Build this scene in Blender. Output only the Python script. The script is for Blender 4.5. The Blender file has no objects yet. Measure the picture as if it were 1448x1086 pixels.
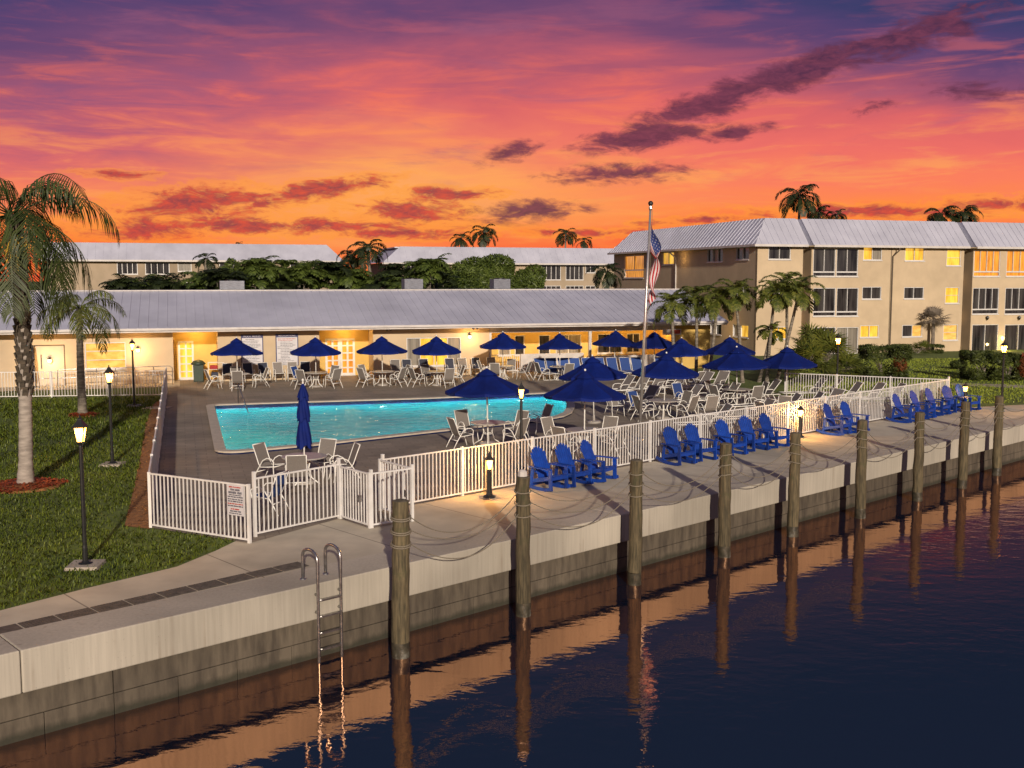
import bpy, bmesh, math, random
import numpy as np
from mathutils import Vector, Matrix

R = math.radians
random.seed(7)
NPR = np.random.RandomState(11)
scene = bpy.context.scene
COL = scene.collection

# ------------------------------------------------------------------ camera and site geometry
HC = 5.4                      # camera height above the deck
FPX = 1500.0                  # focal length in photo pixels (1448 wide)
TILT = math.atan(148 / FPX)
cam_data = bpy.data.cameras.new("camera")
cam = bpy.data.objects.new("camera", cam_data)
COL.objects.link(cam)
cam.location = (0, 0, HC)
cam.rotation_euler = (R(90) - TILT, 0, 0)
cam_data.sensor_width = 36
cam_data.lens = FPX / 1448 * 36
cam_data.clip_start = 0.1
cam_data.clip_end = 5000
scene.camera = cam


def ray(px, py):
    x = (px - 724) / FPX
    y = -(py - 543) / FPX
    f = Vector((0, math.cos(TILT), -math.sin(TILT)))
    u = Vector((0, math.sin(TILT), math.cos(TILT)))
    return f + Vector((1, 0, 0)) * x + u * y


def G(px, py, z=0.0):
    """where the sight line through a photo pixel meets the level z"""
    d = ray(px, py)
    t = (z - HC) / d.z
    return Vector((d.x * t, d.y * t, z))


def at(px, py, Y):
    d = ray(px, py)
    t = Y / d.y
    return Vector((d.x * t, Y, HC + d.z * t))


def hdir(px):
    d = ray(px, 395)
    return Vector((d.x, d.y, 0)).normalized()


V = hdir(255)                                   # depth axis of the buildings
U = Vector((V.y, -V.x, 0))                      # long axis of the pool house
RZ_U = math.atan2(U.y, U.x)
W0 = G(29, 921)
W1 = G(1448, 600)
S = (W1 - W0).normalized()                      # along the seawall
N = Vector((S.y, -S.x, 0))                      # towards the water
RZ_S = math.atan2(S.y, S.x)
WATER_Z = -1.42


def wall_pt(a, b, z=0):
    """a metres along the seawall edge from W0, b metres towards the water"""
    p = W0 + S * a + N * b
    return Vector((p.x, p.y, z))


class Frame:
    """a local frame: x along a direction, y behind it, z up"""
    def __init__(self, o, rz):
        self.o = Vector(o)
        self.rz = rz
        self.m = Matrix.Translation(self.o) @ Matrix.Rotation(rz, 4, 'Z')
        self.i = self.m.inverted()

    def loc(self, p):
        return self.i @ Vector(p)

    def hit(self, px, py, y=None, x=None):
        o = self.i @ Vector((0, 0, HC))
        d = self.i.to_3x3() @ ray(px, py)
        t = (y - o.y) / d.y if y is not None else (x - o.x) / d.x
        return o + d * t


# ------------------------------------------------------------------ mesh builder
class MB:
    def __init__(self):
        self.v = []
        self.f = []
        self.mi = []
        self.cur = 0

    def add(self, vs, fs):
        b = len(self.v)
        self.v += [tuple(p) for p in vs]
        for f in fs:
            self.f.append(tuple(b + i for i in f))
            self.mi.append(self.cur)
        return self

    def quad(self, a, b, c, d):
        return self.add([a, b, c, d], [(0, 1, 2, 3)])

    def box(self, c, s, rot=None, taper=1.0):
        c = Vector(c)
        hx, hy, hz = s[0] / 2, s[1] / 2, s[2] / 2
        vs = []
        for z, k in ((-hz, 1), (hz, taper)):
            for x, y in ((-hx, -hy), (hx, -hy), (hx, hy), (-hx, hy)):
                p = Vector((x * k, y * k, z))
                if rot is not None:
                    p = rot @ p
                vs.append(c + p)
        return self.add(vs, [(3, 2, 1, 0), (4, 5, 6, 7), (0, 1, 5, 4), (1, 2, 6, 5), (2, 3, 7, 6), (3, 0, 4, 7)])

    def bx(self, x0, x1, y0, y1, z0, z1):
        return self.box(((x0 + x1) / 2, (y0 + y1) / 2, (z0 + z1) / 2), (abs(x1 - x0), abs(y1 - y0), abs(z1 - z0)))

    def bar(self, a, b, w, h, up=Vector((0, 0, 1))):
        """a rectangular bar from a to b, w sideways, h along up"""
        a = Vector(a); b = Vector(b)
        d = b - a
        L = d.length
        d.normalize()
        s = d.cross(up)
        if s.length < 1e-4:
            s = d.cross(Vector((1, 0, 0)))
        s.normalize()
        t = s.cross(d)
        rot = Matrix((s, d, t)).transposed()
        return self.box((a + b) / 2, (w, L, h), rot)

    def tube(self, pts, r, n=6, cap=True, r1=None):
        pts = [Vector(p) for p in pts]
        m = len(pts)
        rings = []
        ref = None
        for i, p in enumerate(pts):
            if i == 0:
                d = pts[1] - pts[0]
            elif i == m - 1:
                d = pts[-1] - pts[-2]
            else:
                d = (pts[i + 1] - p).normalized() + (p - pts[i - 1]).normalized()
            if d.length < 1e-9:
                d = Vector((0, 0, 1))
            d.normalize()
            if ref is None:
                ref = Vector((0, 0, 1)) if abs(d.z) < 0.9 else Vector((1, 0, 0))
            s = d.cross(ref)
            if s.length < 1e-5:
                s = d.cross(Vector((0.3, 0.9, 0.1)))
            s.normalize()
            t = s.cross(d).normalized()
            ref = t
            rr = r if r1 is None else r + (r1 - r) * i / (m - 1)
            if isinstance(r, (list, tuple)):
                rr = r[i]
            rings.append([p + (s * math.cos(2 * math.pi * k / n) + t * math.sin(2 * math.pi * k / n)) * rr for k in range(n)])
        vs = [q for ring in rings for q in ring]
        fs = []
        for i in range(m - 1):
            for k in range(n):
                a = i * n + k
                b = i * n + (k + 1) % n
                fs.append((a, a + n, b + n, b))
        if cap:
            fs.append(tuple(range(n)))
            fs.append(tuple(range((m - 1) * n + n - 1, (m - 1) * n - 1, -1)))
        return self.add(vs, fs)

    def lathe(self, prof, n=12, c=(0, 0, 0), rot0=0.0, cap=True):
        """prof = [(radius, z)...] bottom to top"""
        c = Vector(c)
        vs, fs = [], []
        for r, z in prof:
            for k in range(n):
                a = rot0 + 2 * math.pi * k / n
                vs.append(c + Vector((r * math.cos(a), r * math.sin(a), z)))
        for i in range(len(prof) - 1):
            for k in range(n):
                a = i * n + k
                b = i * n + (k + 1) % n
                fs.append((a, b, b + n, a + n))
        if cap:
            fs.append(tuple(range(n - 1, -1, -1)))
            q = (len(prof) - 1) * n
            fs.append(tuple(range(q, q + n)))
        return self.add(vs, fs)

    def prism(self, poly, z0, z1):
        n = len(poly)
        vs = [(p[0], p[1], z0) for p in poly] + [(p[0], p[1], z1) for p in poly]
        fs = [tuple(range(n - 1, -1, -1)), tuple(range(n, 2 * n))]
        for i in range(n):
            j = (i + 1) % n
            fs.append((i, j, j + n, i + n))
        return self.add(vs, fs)

    def sheet(self, poly, z):
        return self.add([(p[0], p[1], z) for p in poly], [tuple(range(len(poly)))])

    def build(self, name, mat, parent=None, smooth=False, bevel=0.0, loc=None, rz=0.0, kind=None, fix=True):
        me = bpy.data.meshes.new(name)
        me.from_pydata(self.v, [], self.f)
        mats = mat if isinstance(mat, (list, tuple)) else [mat]
        for m in mats:
            me.materials.append(m)
        if len(mats) > 1:
            me.polygons.foreach_set("material_index", self.mi)
        if smooth:
            me.polygons.foreach_set("use_smooth", [True] * len(me.polygons))
        if fix:
            bm = bmesh.new()
            bm.from_mesh(me)
            bmesh.ops.recalc_face_normals(bm, faces=bm.faces)
            bm.to_mesh(me)
            bm.free()
        me.update()
        o = bpy.data.objects.new(name, me)
        COL.objects.link(o)
        if parent is not None:
            o.parent = parent
        if loc is not None:
            o.location = loc
        o.rotation_euler = (0, 0, rz)
        if bevel:
            b = o.modifiers.new("edge", 'BEVEL')
            b.width = bevel
            b.segments = 2
            b.limit_method = 'ANGLE'
        if kind:
            o["kind"] = kind
        return o


def fast_mesh(name, verts, nper, mat, parent=None, kind=None):
    """many separate polygons of nper corners each, from a numpy array"""
    verts = np.asarray(verts, dtype=np.float32).reshape(-1, 3)
    n = len(verts)
    m = n // nper
    me = bpy.data.meshes.new(name)
    me.vertices.add(n)
    me.vertices.foreach_set("co", verts.ravel())
    me.loops.add(n)
    me.loops.foreach_set("vertex_index", np.arange(n, dtype=np.int32))
    me.polygons.add(m)
    me.polygons.foreach_set("loop_start", np.arange(0, n, nper, dtype=np.int32))
    me.materials.append(mat)
    me.update(calc_edges=True)
    o = bpy.data.objects.new(name, me)
    COL.objects.link(o)
    if parent is not None:
        o.parent = parent
    if kind:
        o["kind"] = kind
    return o


# ------------------------------------------------------------------ things, labels, copies
LABELS = {}


def tag(o, label, cat, group=None):
    o["label"] = label
    o["category"] = cat
    if group:
        o["group"] = group
    n = len(label.split())
    if n < 4 or n > 16:
        print("LABEL LENGTH", n, label)
    if label in LABELS:
        print("LABEL TWICE", label)
    LABELS[label] = o.name
    return o


def thing(name, label, cat, loc=(0, 0, 0), rz=0.0, group=None):
    o = bpy.data.objects.new(name, None)
    o.empty_display_size = 0.2
    COL.objects.link(o)
    o.location = loc
    o.rotation_euler = (0, 0, rz)
    return tag(o, label, cat, group)


KIDS = {}


def children(o):
    return list(o.children)


def copy_tree(o, parent=None):
    c = o.copy()
    COL.objects.link(c)
    c.parent = parent
    for ch in children(o):
        copy_tree(ch, c)
    return c


class Proto:
    """first use places the thing itself, later uses place copies of it and its parts"""
    def __init__(self, o):
        self.o = o
        self.used = False

    def put(self, label, cat, loc, rz=0.0, group=None):
        if self.used:
            r = copy_tree(self.o)
        else:
            r = self.o
            self.used = True
        r.location = loc
        r.rotation_euler = (0, 0, rz)
        return tag(r, label, cat, group)


def raw(name):
    o = bpy.data.objects.new(name, None)
    o.empty_display_size = 0.2
    COL.objects.link(o)
    return o


# ------------------------------------------------------------------ materials
def srgb(r, g, b):
    def f(c):
        c /= 255.0
        return c / 12.92 if c <= 0.04045 else ((c + 0.055) / 1.055) ** 2.4
    return (f(r), f(g), f(b), 1.0)


class NT:
    def __init__(self, tree):
        self.t = tree

    def n(self, typ, **kw):
        nd = self.t.nodes.new(typ)
        for k, v in kw.items():
            setattr(nd, k, v)
        return nd

    def link(self, a, b):
        self.t.links.new(a, b)

    def set(self, sock, v):
        if isinstance(v, bpy.types.NodeSocket):
            self.t.links.new(v, sock)
        else:
            sock.default_value = v

    def math(self, op, a, b=0.0, c=None, clamp=False):
        nd = self.n('ShaderNodeMath', operation=op)
        nd.use_clamp = clamp
        self.set(nd.inputs[0], a)
        self.set(nd.inputs[1], b)
        if c is not None:
            self.set(nd.inputs[2], c)
        return nd.outputs[0]

    def noise(self, vec, scale=5, detail=4, rough=0.55, dist=0.0):
        nd = self.n('ShaderNodeTexNoise')
        self.set(nd.inputs['Vector'], vec)
        nd.inputs['Scale'].default_value = scale
        nd.inputs['Detail'].default_value = detail
        nd.inputs['Roughness'].default_value = rough
        nd.inputs['Distortion'].default_value = dist
        return nd.outputs['Fac']

    def mapping(self, vec, scale=(1, 1, 1), rot=(0, 0, 0), loc=(0, 0, 0)):
        nd = self.n('ShaderNodeMapping')
        self.set(nd.inputs['Vector'], vec)
        nd.inputs['Scale'].default_value = scale
        nd.inputs['Rotation'].default_value = rot
        nd.inputs['Location'].default_value = loc
        return nd.outputs['Vector']

    def ramp(self, fac, stops, interp='LINEAR'):
        nd = self.n('ShaderNodeValToRGB')
        nd.color_ramp.interpolation = interp
        el = nd.color_ramp.elements
        el[0].position = stops[0][0]
        el[0].color = stops[0][1]
        el[1].position = stops[-1][0]
        el[1].color = stops[-1][1]
        for p, c in stops[1:-1]:
            e = el.new(p)
            e.color = c
        self.set(nd.inputs['Fac'], fac)
        return nd.outputs['Color']

    def mix(self, fac, a, b, mode='MIX'):
        nd = self.n('ShaderNodeMix', data_type='RGBA', blend_type=mode)
        self.set(nd.inputs[0], fac)
        self.set(nd.inputs[6], a)
        self.set(nd.inputs[7], b)
        return nd.outputs[2]

    def mrange(self, v, a, b, c=0.0, d=1.0, smooth=False):
        nd = self.n('ShaderNodeMapRange')
        if smooth:
            nd.interpolation_type = 'SMOOTHSTEP'
        self.set(nd.inputs['Value'], v)
        nd.inputs['From Min'].default_value = a
        nd.inputs['From Max'].default_value = b
        nd.inputs['To Min'].default_value = c
        nd.inputs['To Max'].default_value = d
        return nd.outputs[0]

    def bump(self, h, strength=0.3, dist=0.02):
        nd = self.n('ShaderNodeBump')
        nd.inputs['Strength'].default_value = strength
        nd.inputs['Distance'].default_value = dist
        self.set(nd.inputs['Height'], h)
        return nd.outputs['Normal']


def c4(c):
    return (c[0], c[1], c[2], 1.0)


def mat(name, c1, c2=None, scale=6.0, stretch=(1, 1, 1), rough=0.6, metal=0.0, bump=0.0, bdist=0.01, world=False,
        spec=0.5, detail=5, vary=0.0, big=None, lo=0.35, hi=0.65, transl=0.0, rot=(0, 0, 0), c3=None, bigk=(0.72, 1.12)):
    m = bpy.data.materials.new(name)
    m.use_nodes = True
    t = NT(m.node_tree)
    p = m.node_tree.nodes['Principled BSDF']
    p.inputs['Roughness'].default_value = rough
    p.inputs['Metallic'].default_value = metal
    p.inputs['Specular IOR Level'].default_value = spec
    if c2 is None:
        c2 = tuple(x * 0.82 for x in c1[:3])
    if world:
        vec = t.n('ShaderNodeNewGeometry').outputs['Position']
    else:
        vec = t.n('ShaderNodeTexCoord').outputs['Object']
    vm = t.mapping(vec, scale=stretch, rot=rot)
    f = t.noise(vm, scale, detail)
    col = t.ramp(f, [(lo, c4(c2)), (hi, c4(c1))])
    if big:
        f2 = t.noise(vec, big, 3)
        k = t.mrange(f2, 0.35, 0.65, bigk[0], bigk[1])
        mx = t.n('ShaderNodeVectorMath', operation='SCALE')
        t.link(col, mx.inputs[0])
        t.set(mx.inputs['Scale'], k)
        col = mx.outputs[0]
    if c3 is not None:
        f3 = t.noise(vec, scale * 0.23, 4, 0.7)
        col = t.mix(t.mrange(f3, 0.55, 0.68), col, c4(c3))
    if vary:
        oi = t.n('ShaderNodeObjectInfo')
        k = t.mrange(oi.outputs['Random'], 0, 1, 1 - vary, 1 + vary)
        mx = t.n('ShaderNodeVectorMath', operation='SCALE')
        t.link(col, mx.inputs[0])
        t.set(mx.inputs['Scale'], k)
        col = mx.outputs[0]
    t.link(col, p.inputs['Base Color'])
    if bump:
        t.link(t.bump(f, bump, bdist), p.inputs['Normal'])
    if transl:
        tr = t.n('ShaderNodeBsdfTranslucent')
        t.link(col, tr.inputs['Color'])
        ms = t.n('ShaderNodeMixShader')
        ms.inputs[0].default_value = transl
        out = m.node_tree.nodes['Material Output']
        t.link(p.outputs[0], ms.inputs[1])
        t.link(tr.outputs[0], ms.inputs[2])
        t.link(ms.outputs[0], out.inputs['Surface'])
    return m


def leaf_mat(name, c1, c2, scale=1.5, dry=None):
    m = bpy.data.materials.new(name)
    m.use_nodes = True
    t = NT(m.node_tree)
    p = m.node_tree.nodes['Principled BSDF']
    p.inputs['Roughness'].default_value = 0.5
    p.inputs['Specular IOR Level'].default_value = 0.35
    g = t.n('ShaderNodeNewGeometry')
    oc = t.n('ShaderNodeTexCoord').outputs['Object']
    f = t.noise(oc, scale, 3)
    ri = g.outputs['Random Per Island']
    k = t.math('ADD', t.math('MULTIPLY', f, 0.6), t.math('MULTIPLY', ri, 0.4))
    stops = [(0.25, c4(c2)), (0.75, c4(c1))]
    if dry:
        stops.append((0.9, c4(dry)))
    col = t.ramp(k, stops)
    t.link(col, p.inputs['Base Color'])
    tr = t.n('ShaderNodeBsdfTranslucent')
    t.link(col, tr.inputs['Color'])
    ms = t.n('ShaderNodeMixShader')
    ms.inputs[0].default_value = 0.25
    out = m.node_tree.nodes['Material Output']
    t.link(p.outputs[0], ms.inputs[1])
    t.link(tr.outputs[0], ms.inputs[2])
    t.link(ms.outputs[0], out.inputs['Surface'])
    return m


def emit(name, c, strength, c2=None, scale=1.5, stretch=(1, 1, 1)):
    """a lit thing: lamp glass, lit window, with the uneven brightness of what is behind it"""
    m = bpy.data.materials.new(name)
    m.use_nodes = True
    t = NT(m.node_tree)
    p = m.node_tree.nodes['Principled BSDF']
    p.inputs['Base Color'].default_value = (c[0] * 0.4, c[1] * 0.4, c[2] * 0.4, 1)
    p.inputs['Roughness'].default_value = 0.12
    p.inputs['Emission Strength'].default_value = strength
    if c2 is None:
        p.inputs['Emission Color'].default_value = c4(c)
    else:
        oc = t.n('ShaderNodeTexCoord').outputs['Object']
        f = t.noise(t.mapping(oc, scale=stretch), scale, 4, 0.6)
        col = t.ramp(f, [(0.33, c4(c2)), (0.62, c4(c))])
        t.link(col, p.inputs['Emission Color'])
    return m


M = {}
M['concrete'] = mat('walk_concrete', (0.56, 0.500, 0.385), (0.46, 0.408, 0.315), 1.3, rough=0.85, bump=0.12, world=True, big=0.18, c3=(0.42, 0.37, 0.285))
M['cap'] = mat('cap_concrete', (0.50, 0.448, 0.365), (0.43, 0.385, 0.315), 5.0, stretch=(3.5, 3.5, 0.14), rough=0.85, bump=0.15, world=True, big=0.25)
M['wall_stained'] = mat('stained_concrete', (0.138, 0.112, 0.080), (0.068, 0.055, 0.040), 2.6, stretch=(2.5, 2.5, 0.5), rough=0.8, bump=0.2, world=True, big=0.3)
M['joint'] = mat('dark_joint', (0.05, 0.045, 0.04), rough=0.9)
M['grate'] = mat('drain_grate', (0.12, 0.10, 0.085), (0.07, 0.06, 0.05), 8, rough=0.7, world=True)
M['coping'] = mat('coping', (0.52, 0.46, 0.38), (0.42, 0.37, 0.30), 5, rough=0.7, world=True, bump=0.1)
M['navy_tile'] = mat('navy_tile', (0.010, 0.018, 0.075), (0.007, 0.012, 0.05), 12, rough=0.25, world=True)
M['white_paint'] = mat('white_paint', (0.74, 0.72, 0.70), (0.62, 0.60, 0.57), 3, rough=0.4, world=True)
M['white_metal'] = mat('white_metal', (0.82, 0.81, 0.76), (0.74, 0.72, 0.68), 6, rough=0.35)
M['sling'] = mat('taupe_sling', (0.215, 0.19, 0.17), (0.15, 0.135, 0.122), 60, rough=0.75, vary=0.22, bump=0.1)
M['sling_blue'] = mat('blue_sling', (0.018, 0.06, 0.24), (0.012, 0.04, 0.17), 50, rough=0.7, vary=0.3)
M['sling_navy'] = mat('navy_sling', (0.022, 0.028, 0.055), (0.014, 0.018, 0.035), 50, rough=0.7, vary=0.3)
M['table'] = mat('table_top', (0.44, 0.41, 0.37), (0.36, 0.33, 0.30), 9, rough=0.3, vary=0.1)
M['canopy'] = mat('blue_canvas', (0.002, 0.0145, 0.155), (0.0015, 0.009, 0.10), 2.2, rough=0.75, spec=0.25, bump=0.12, bdist=0.03, vary=0.15, transl=0.12)
M['adirondack'] = mat('blue_poly', (0.003, 0.046, 0.32), (0.002, 0.032, 0.23), 5, rough=0.5, vary=0.22)
M['black_metal'] = mat('black_metal', (0.018, 0.018, 0.018), (0.012, 0.012, 0.012), 10, rough=0.4)
M['steel'] = mat('steel', (0.48, 0.47, 0.47), (0.30, 0.29, 0.28), 12, rough=0.28, metal=0.9)
M['pole_metal'] = mat('pole_metal', (0.62, 0.58, 0.54), (0.5, 0.47, 0.44), 6, rough=0.3, metal=0.7)
M['pile_wood'] = mat('pile_wood', (0.145, 0.110, 0.058), (0.050, 0.041, 0.022), 6.5, stretch=(3.5, 3.5, 0.35), rough=0.85, bump=0.6, bdist=0.03, vary=0.25, big=1.1, c3=(0.055, 0.056, 0.022))
M['pile_end'] = mat('pile_end', (0.13, 0.105, 0.07), (0.06, 0.05, 0.035), 9, rough=0.9)
M['pile_wet'] = mat('pile_wet', (0.075, 0.065, 0.045), (0.03, 0.028, 0.02), 7, rough=0.35, bump=0.6, bdist=0.03, c3=(0.2, 0.19, 0.16))
M['rope'] = mat('rope', (0.28, 0.235, 0.17), (0.14, 0.115, 0.085), 90, rough=0.9, bump=0.4)
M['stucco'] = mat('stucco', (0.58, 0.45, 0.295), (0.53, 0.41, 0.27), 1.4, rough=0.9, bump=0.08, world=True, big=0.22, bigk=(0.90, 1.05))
M['stucco_far'] = mat('stucco_far', (0.42, 0.325, 0.23), (0.37, 0.29, 0.20), 1.0, rough=0.9, world=True, big=0.1)
M['ochre'] = mat('ochre_wall', (0.62, 0.42, 0.12), (0.55, 0.36, 0.10), 1.2, rough=0.9, world=True)
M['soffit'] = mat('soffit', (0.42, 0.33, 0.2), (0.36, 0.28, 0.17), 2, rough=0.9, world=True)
M['roof'] = mat('roof_metal', (0.58, 0.585, 0.67), (0.51, 0.515, 0.60), 0.8, stretch=(1, 1, 0.6), rough=0.42, metal=0.15, world=True, big=0.25, bigk=(0.90, 1.05))
M['trim'] = mat('trim_white', (0.62, 0.58, 0.55), (0.52, 0.48, 0.45), 2, rough=0.5, world=True)
M['dark_trim'] = mat('dark_trim', (0.12, 0.09, 0.06), rough=0.7)
M['ac'] = mat('ac_metal', (0.22, 0.23, 0.27), (0.12, 0.125, 0.15), 4, stretch=(1, 1, 6), rough=0.5, metal=0.3)
M['trunk'] = mat('palm_trunk', (0.26, 0.225, 0.18), (0.10, 0.085, 0.065), 3.5, stretch=(1, 1, 5), rough=0.95, bump=0.7, bdist=0.03)
M['trunk_pale'] = mat('pale_trunk', (0.40, 0.345, 0.295), (0.24, 0.205, 0.175), 3.0, stretch=(1, 1, 4.5), rough=0.9, bump=0.6, bdist=0.025)
M['trunk_boot'] = mat('boot_trunk', (0.11, 0.085, 0.06), (0.045, 0.036, 0.026), 7, stretch=(1, 1, 2), rough=0.95, bump=0.9, bdist=0.05)
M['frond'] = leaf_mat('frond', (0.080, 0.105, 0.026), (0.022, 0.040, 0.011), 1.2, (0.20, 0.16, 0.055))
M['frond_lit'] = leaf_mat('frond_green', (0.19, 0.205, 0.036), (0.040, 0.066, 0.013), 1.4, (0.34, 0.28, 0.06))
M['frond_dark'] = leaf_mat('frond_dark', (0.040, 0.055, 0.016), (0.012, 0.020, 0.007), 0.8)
M['leaf_dark'] = leaf_mat('leaf_dark', (0.150, 0.20, 0.038), (0.024, 0.046, 0.010), 0.9)
M['leaf_red'] = leaf_mat('leaf_red', (0.32, 0.075, 0.03), (0.10, 0.05, 0.015), 1.6)
M['leaf_hedge'] = leaf_mat('leaf_hedge', (0.105, 0.130, 0.028), (0.028, 0.044, 0.012), 2.0)
M['flower'] = mat('yellow_flower', (0.55, 0.33, 0.03), (0.34, 0.2, 0.02), 8, rough=0.8)
M['palm_shade'] = mat('palm_shade_grey', (0.22, 0.18, 0.14), (0.14, 0.115, 0.09), 3, rough=0.95)  # grey of a cast palm shadow, put into the leaf colour
M['grass_far'] = leaf_mat('grass_far', (0.38, 0.44, 0.055), (0.22, 0.29, 0.035), 0.4)
M['grass_blade'] = leaf_mat('grass_blade', (0.185, 0.225, 0.024), (0.075, 0.120, 0.012), 0.6, (0.32, 0.28, 0.05))
M['ground'] = mat('lawn_soil', (0.12, 0.165, 0.022), (0.055, 0.090, 0.012), 5.0, rough=1.0, bump=0.6, bdist=0.05, world=True, big=0.3)
M['mulch_base'] = mat('mulch_base', (0.34, 0.15, 0.045), (0.15, 0.066, 0.022), 9, rough=1, bump=0.8, bdist=0.04, world=True)
M['mulch'] = leaf_mat('mulch_chip', (0.52, 0.24, 0.07), (0.17, 0.075, 0.028), 3)
M['red_mulch'] = leaf_mat('red_mulch', (0.50, 0.11, 0.032), (0.20, 0.045, 0.018), 3)
M['glass_dark'] = mat('dark_glass', (0.065, 0.060, 0.058), (0.010, 0.010, 0.012), 0.9, stretch=(5, 5, 0.4), rough=0.07, world=True, spec=0.6)
M['curtain'] = mat('curtain_glass', (0.30, 0.27, 0.22), (0.16, 0.14, 0.115), 1.3, stretch=(7, 7, 0.2), rough=0.3, world=True)
M['win_frame'] = mat('window_frame', (0.66, 0.64, 0.62), (0.58, 0.56, 0.54), 3, rough=0.4, world=True)
M['lit_yellow'] = emit('lit_yellow', (1.0, 0.60, 0.075), 0.95, (0.50, 0.20, 0.012), 1.0, (3.2, 3.2, 0.7))
M['lit_orange'] = emit('lit_orange', (1.0, 0.40, 0.05), 0.8, (0.30, 0.075, 0.008), 1.6, (4, 4, 0.5))
M['lit_warm'] = emit('lit_warm', (1.0, 0.60, 0.16), 0.8, (0.62, 0.25, 0.03), 1.7, (1, 1, 2.5))
M['lamp_glass'] = emit('lamp_glass', (1.0, 0.58, 0.15), 7.5)
def glow_glass(m, k=0.55):
    """frosted lamp glass: gives off light and lets the light inside through"""
    t = NT(m.node_tree)
    p = m.node_tree.nodes['Principled BSDF']
    tr = t.n('ShaderNodeBsdfTransparent')
    tr.inputs[0].default_value = (1.0, 0.85, 0.6, 1)
    ms = t.n('ShaderNodeMixShader')
    ms.inputs[0].default_value = k
    t.link(p.outputs[0], ms.inputs[1])
    t.link(tr.outputs[0], ms.inputs[2])
    t.link(ms.outputs[0], m.node_tree.nodes['Material Output'].inputs['Surface'])


glow_glass(M['lamp_glass'])
M['bulb'] = emit('bulb', (1.0, 0.58, 0.17), 8)
M['door'] = mat('door_paint', (0.56, 0.47, 0.36), (0.5, 0.42, 0.32), 2, rough=0.6, world=True)
M['flag_red'] = mat('flag_red', (0.50, 0.020, 0.028), (0.38, 0.014, 0.02), 6, rough=0.8, transl=0.2)
M['flag_white'] = mat('flag_white', (0.80, 0.74, 0.74), (0.68, 0.62, 0.63), 6, rough=0.8, transl=0.2)
M['flag_blue'] = mat('flag_blue', (0.035, 0.06, 0.24), (0.025, 0.045, 0.18), 6, rough=0.8, transl=0.2)
M['sign_white'] = mat('sign_white', (0.60, 0.58, 0.60), (0.54, 0.52, 0.54), 3, rough=0.4, world=True)
M['sign_navy'] = mat('sign_navy', (0.025, 0.028, 0.12), rough=0.4)
M['sign_grey'] = mat('sign_grey', (0.10, 0.10, 0.13), rough=0.5)
M['sign_red'] = mat('sign_red', (0.45, 0.05, 0.03), rough=0.5)
M['bin_green'] = mat('bin_green', (0.025, 0.045, 0.03), rough=0.5)
M['chair_red'] = mat('cloth_red', (0.4, 0.03, 0.03), rough=0.8)
M['pad'] = mat('pad_concrete', (0.42, 0.36, 0.29), (0.33, 0.28, 0.22), 5, rough=0.9, world=True)
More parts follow.
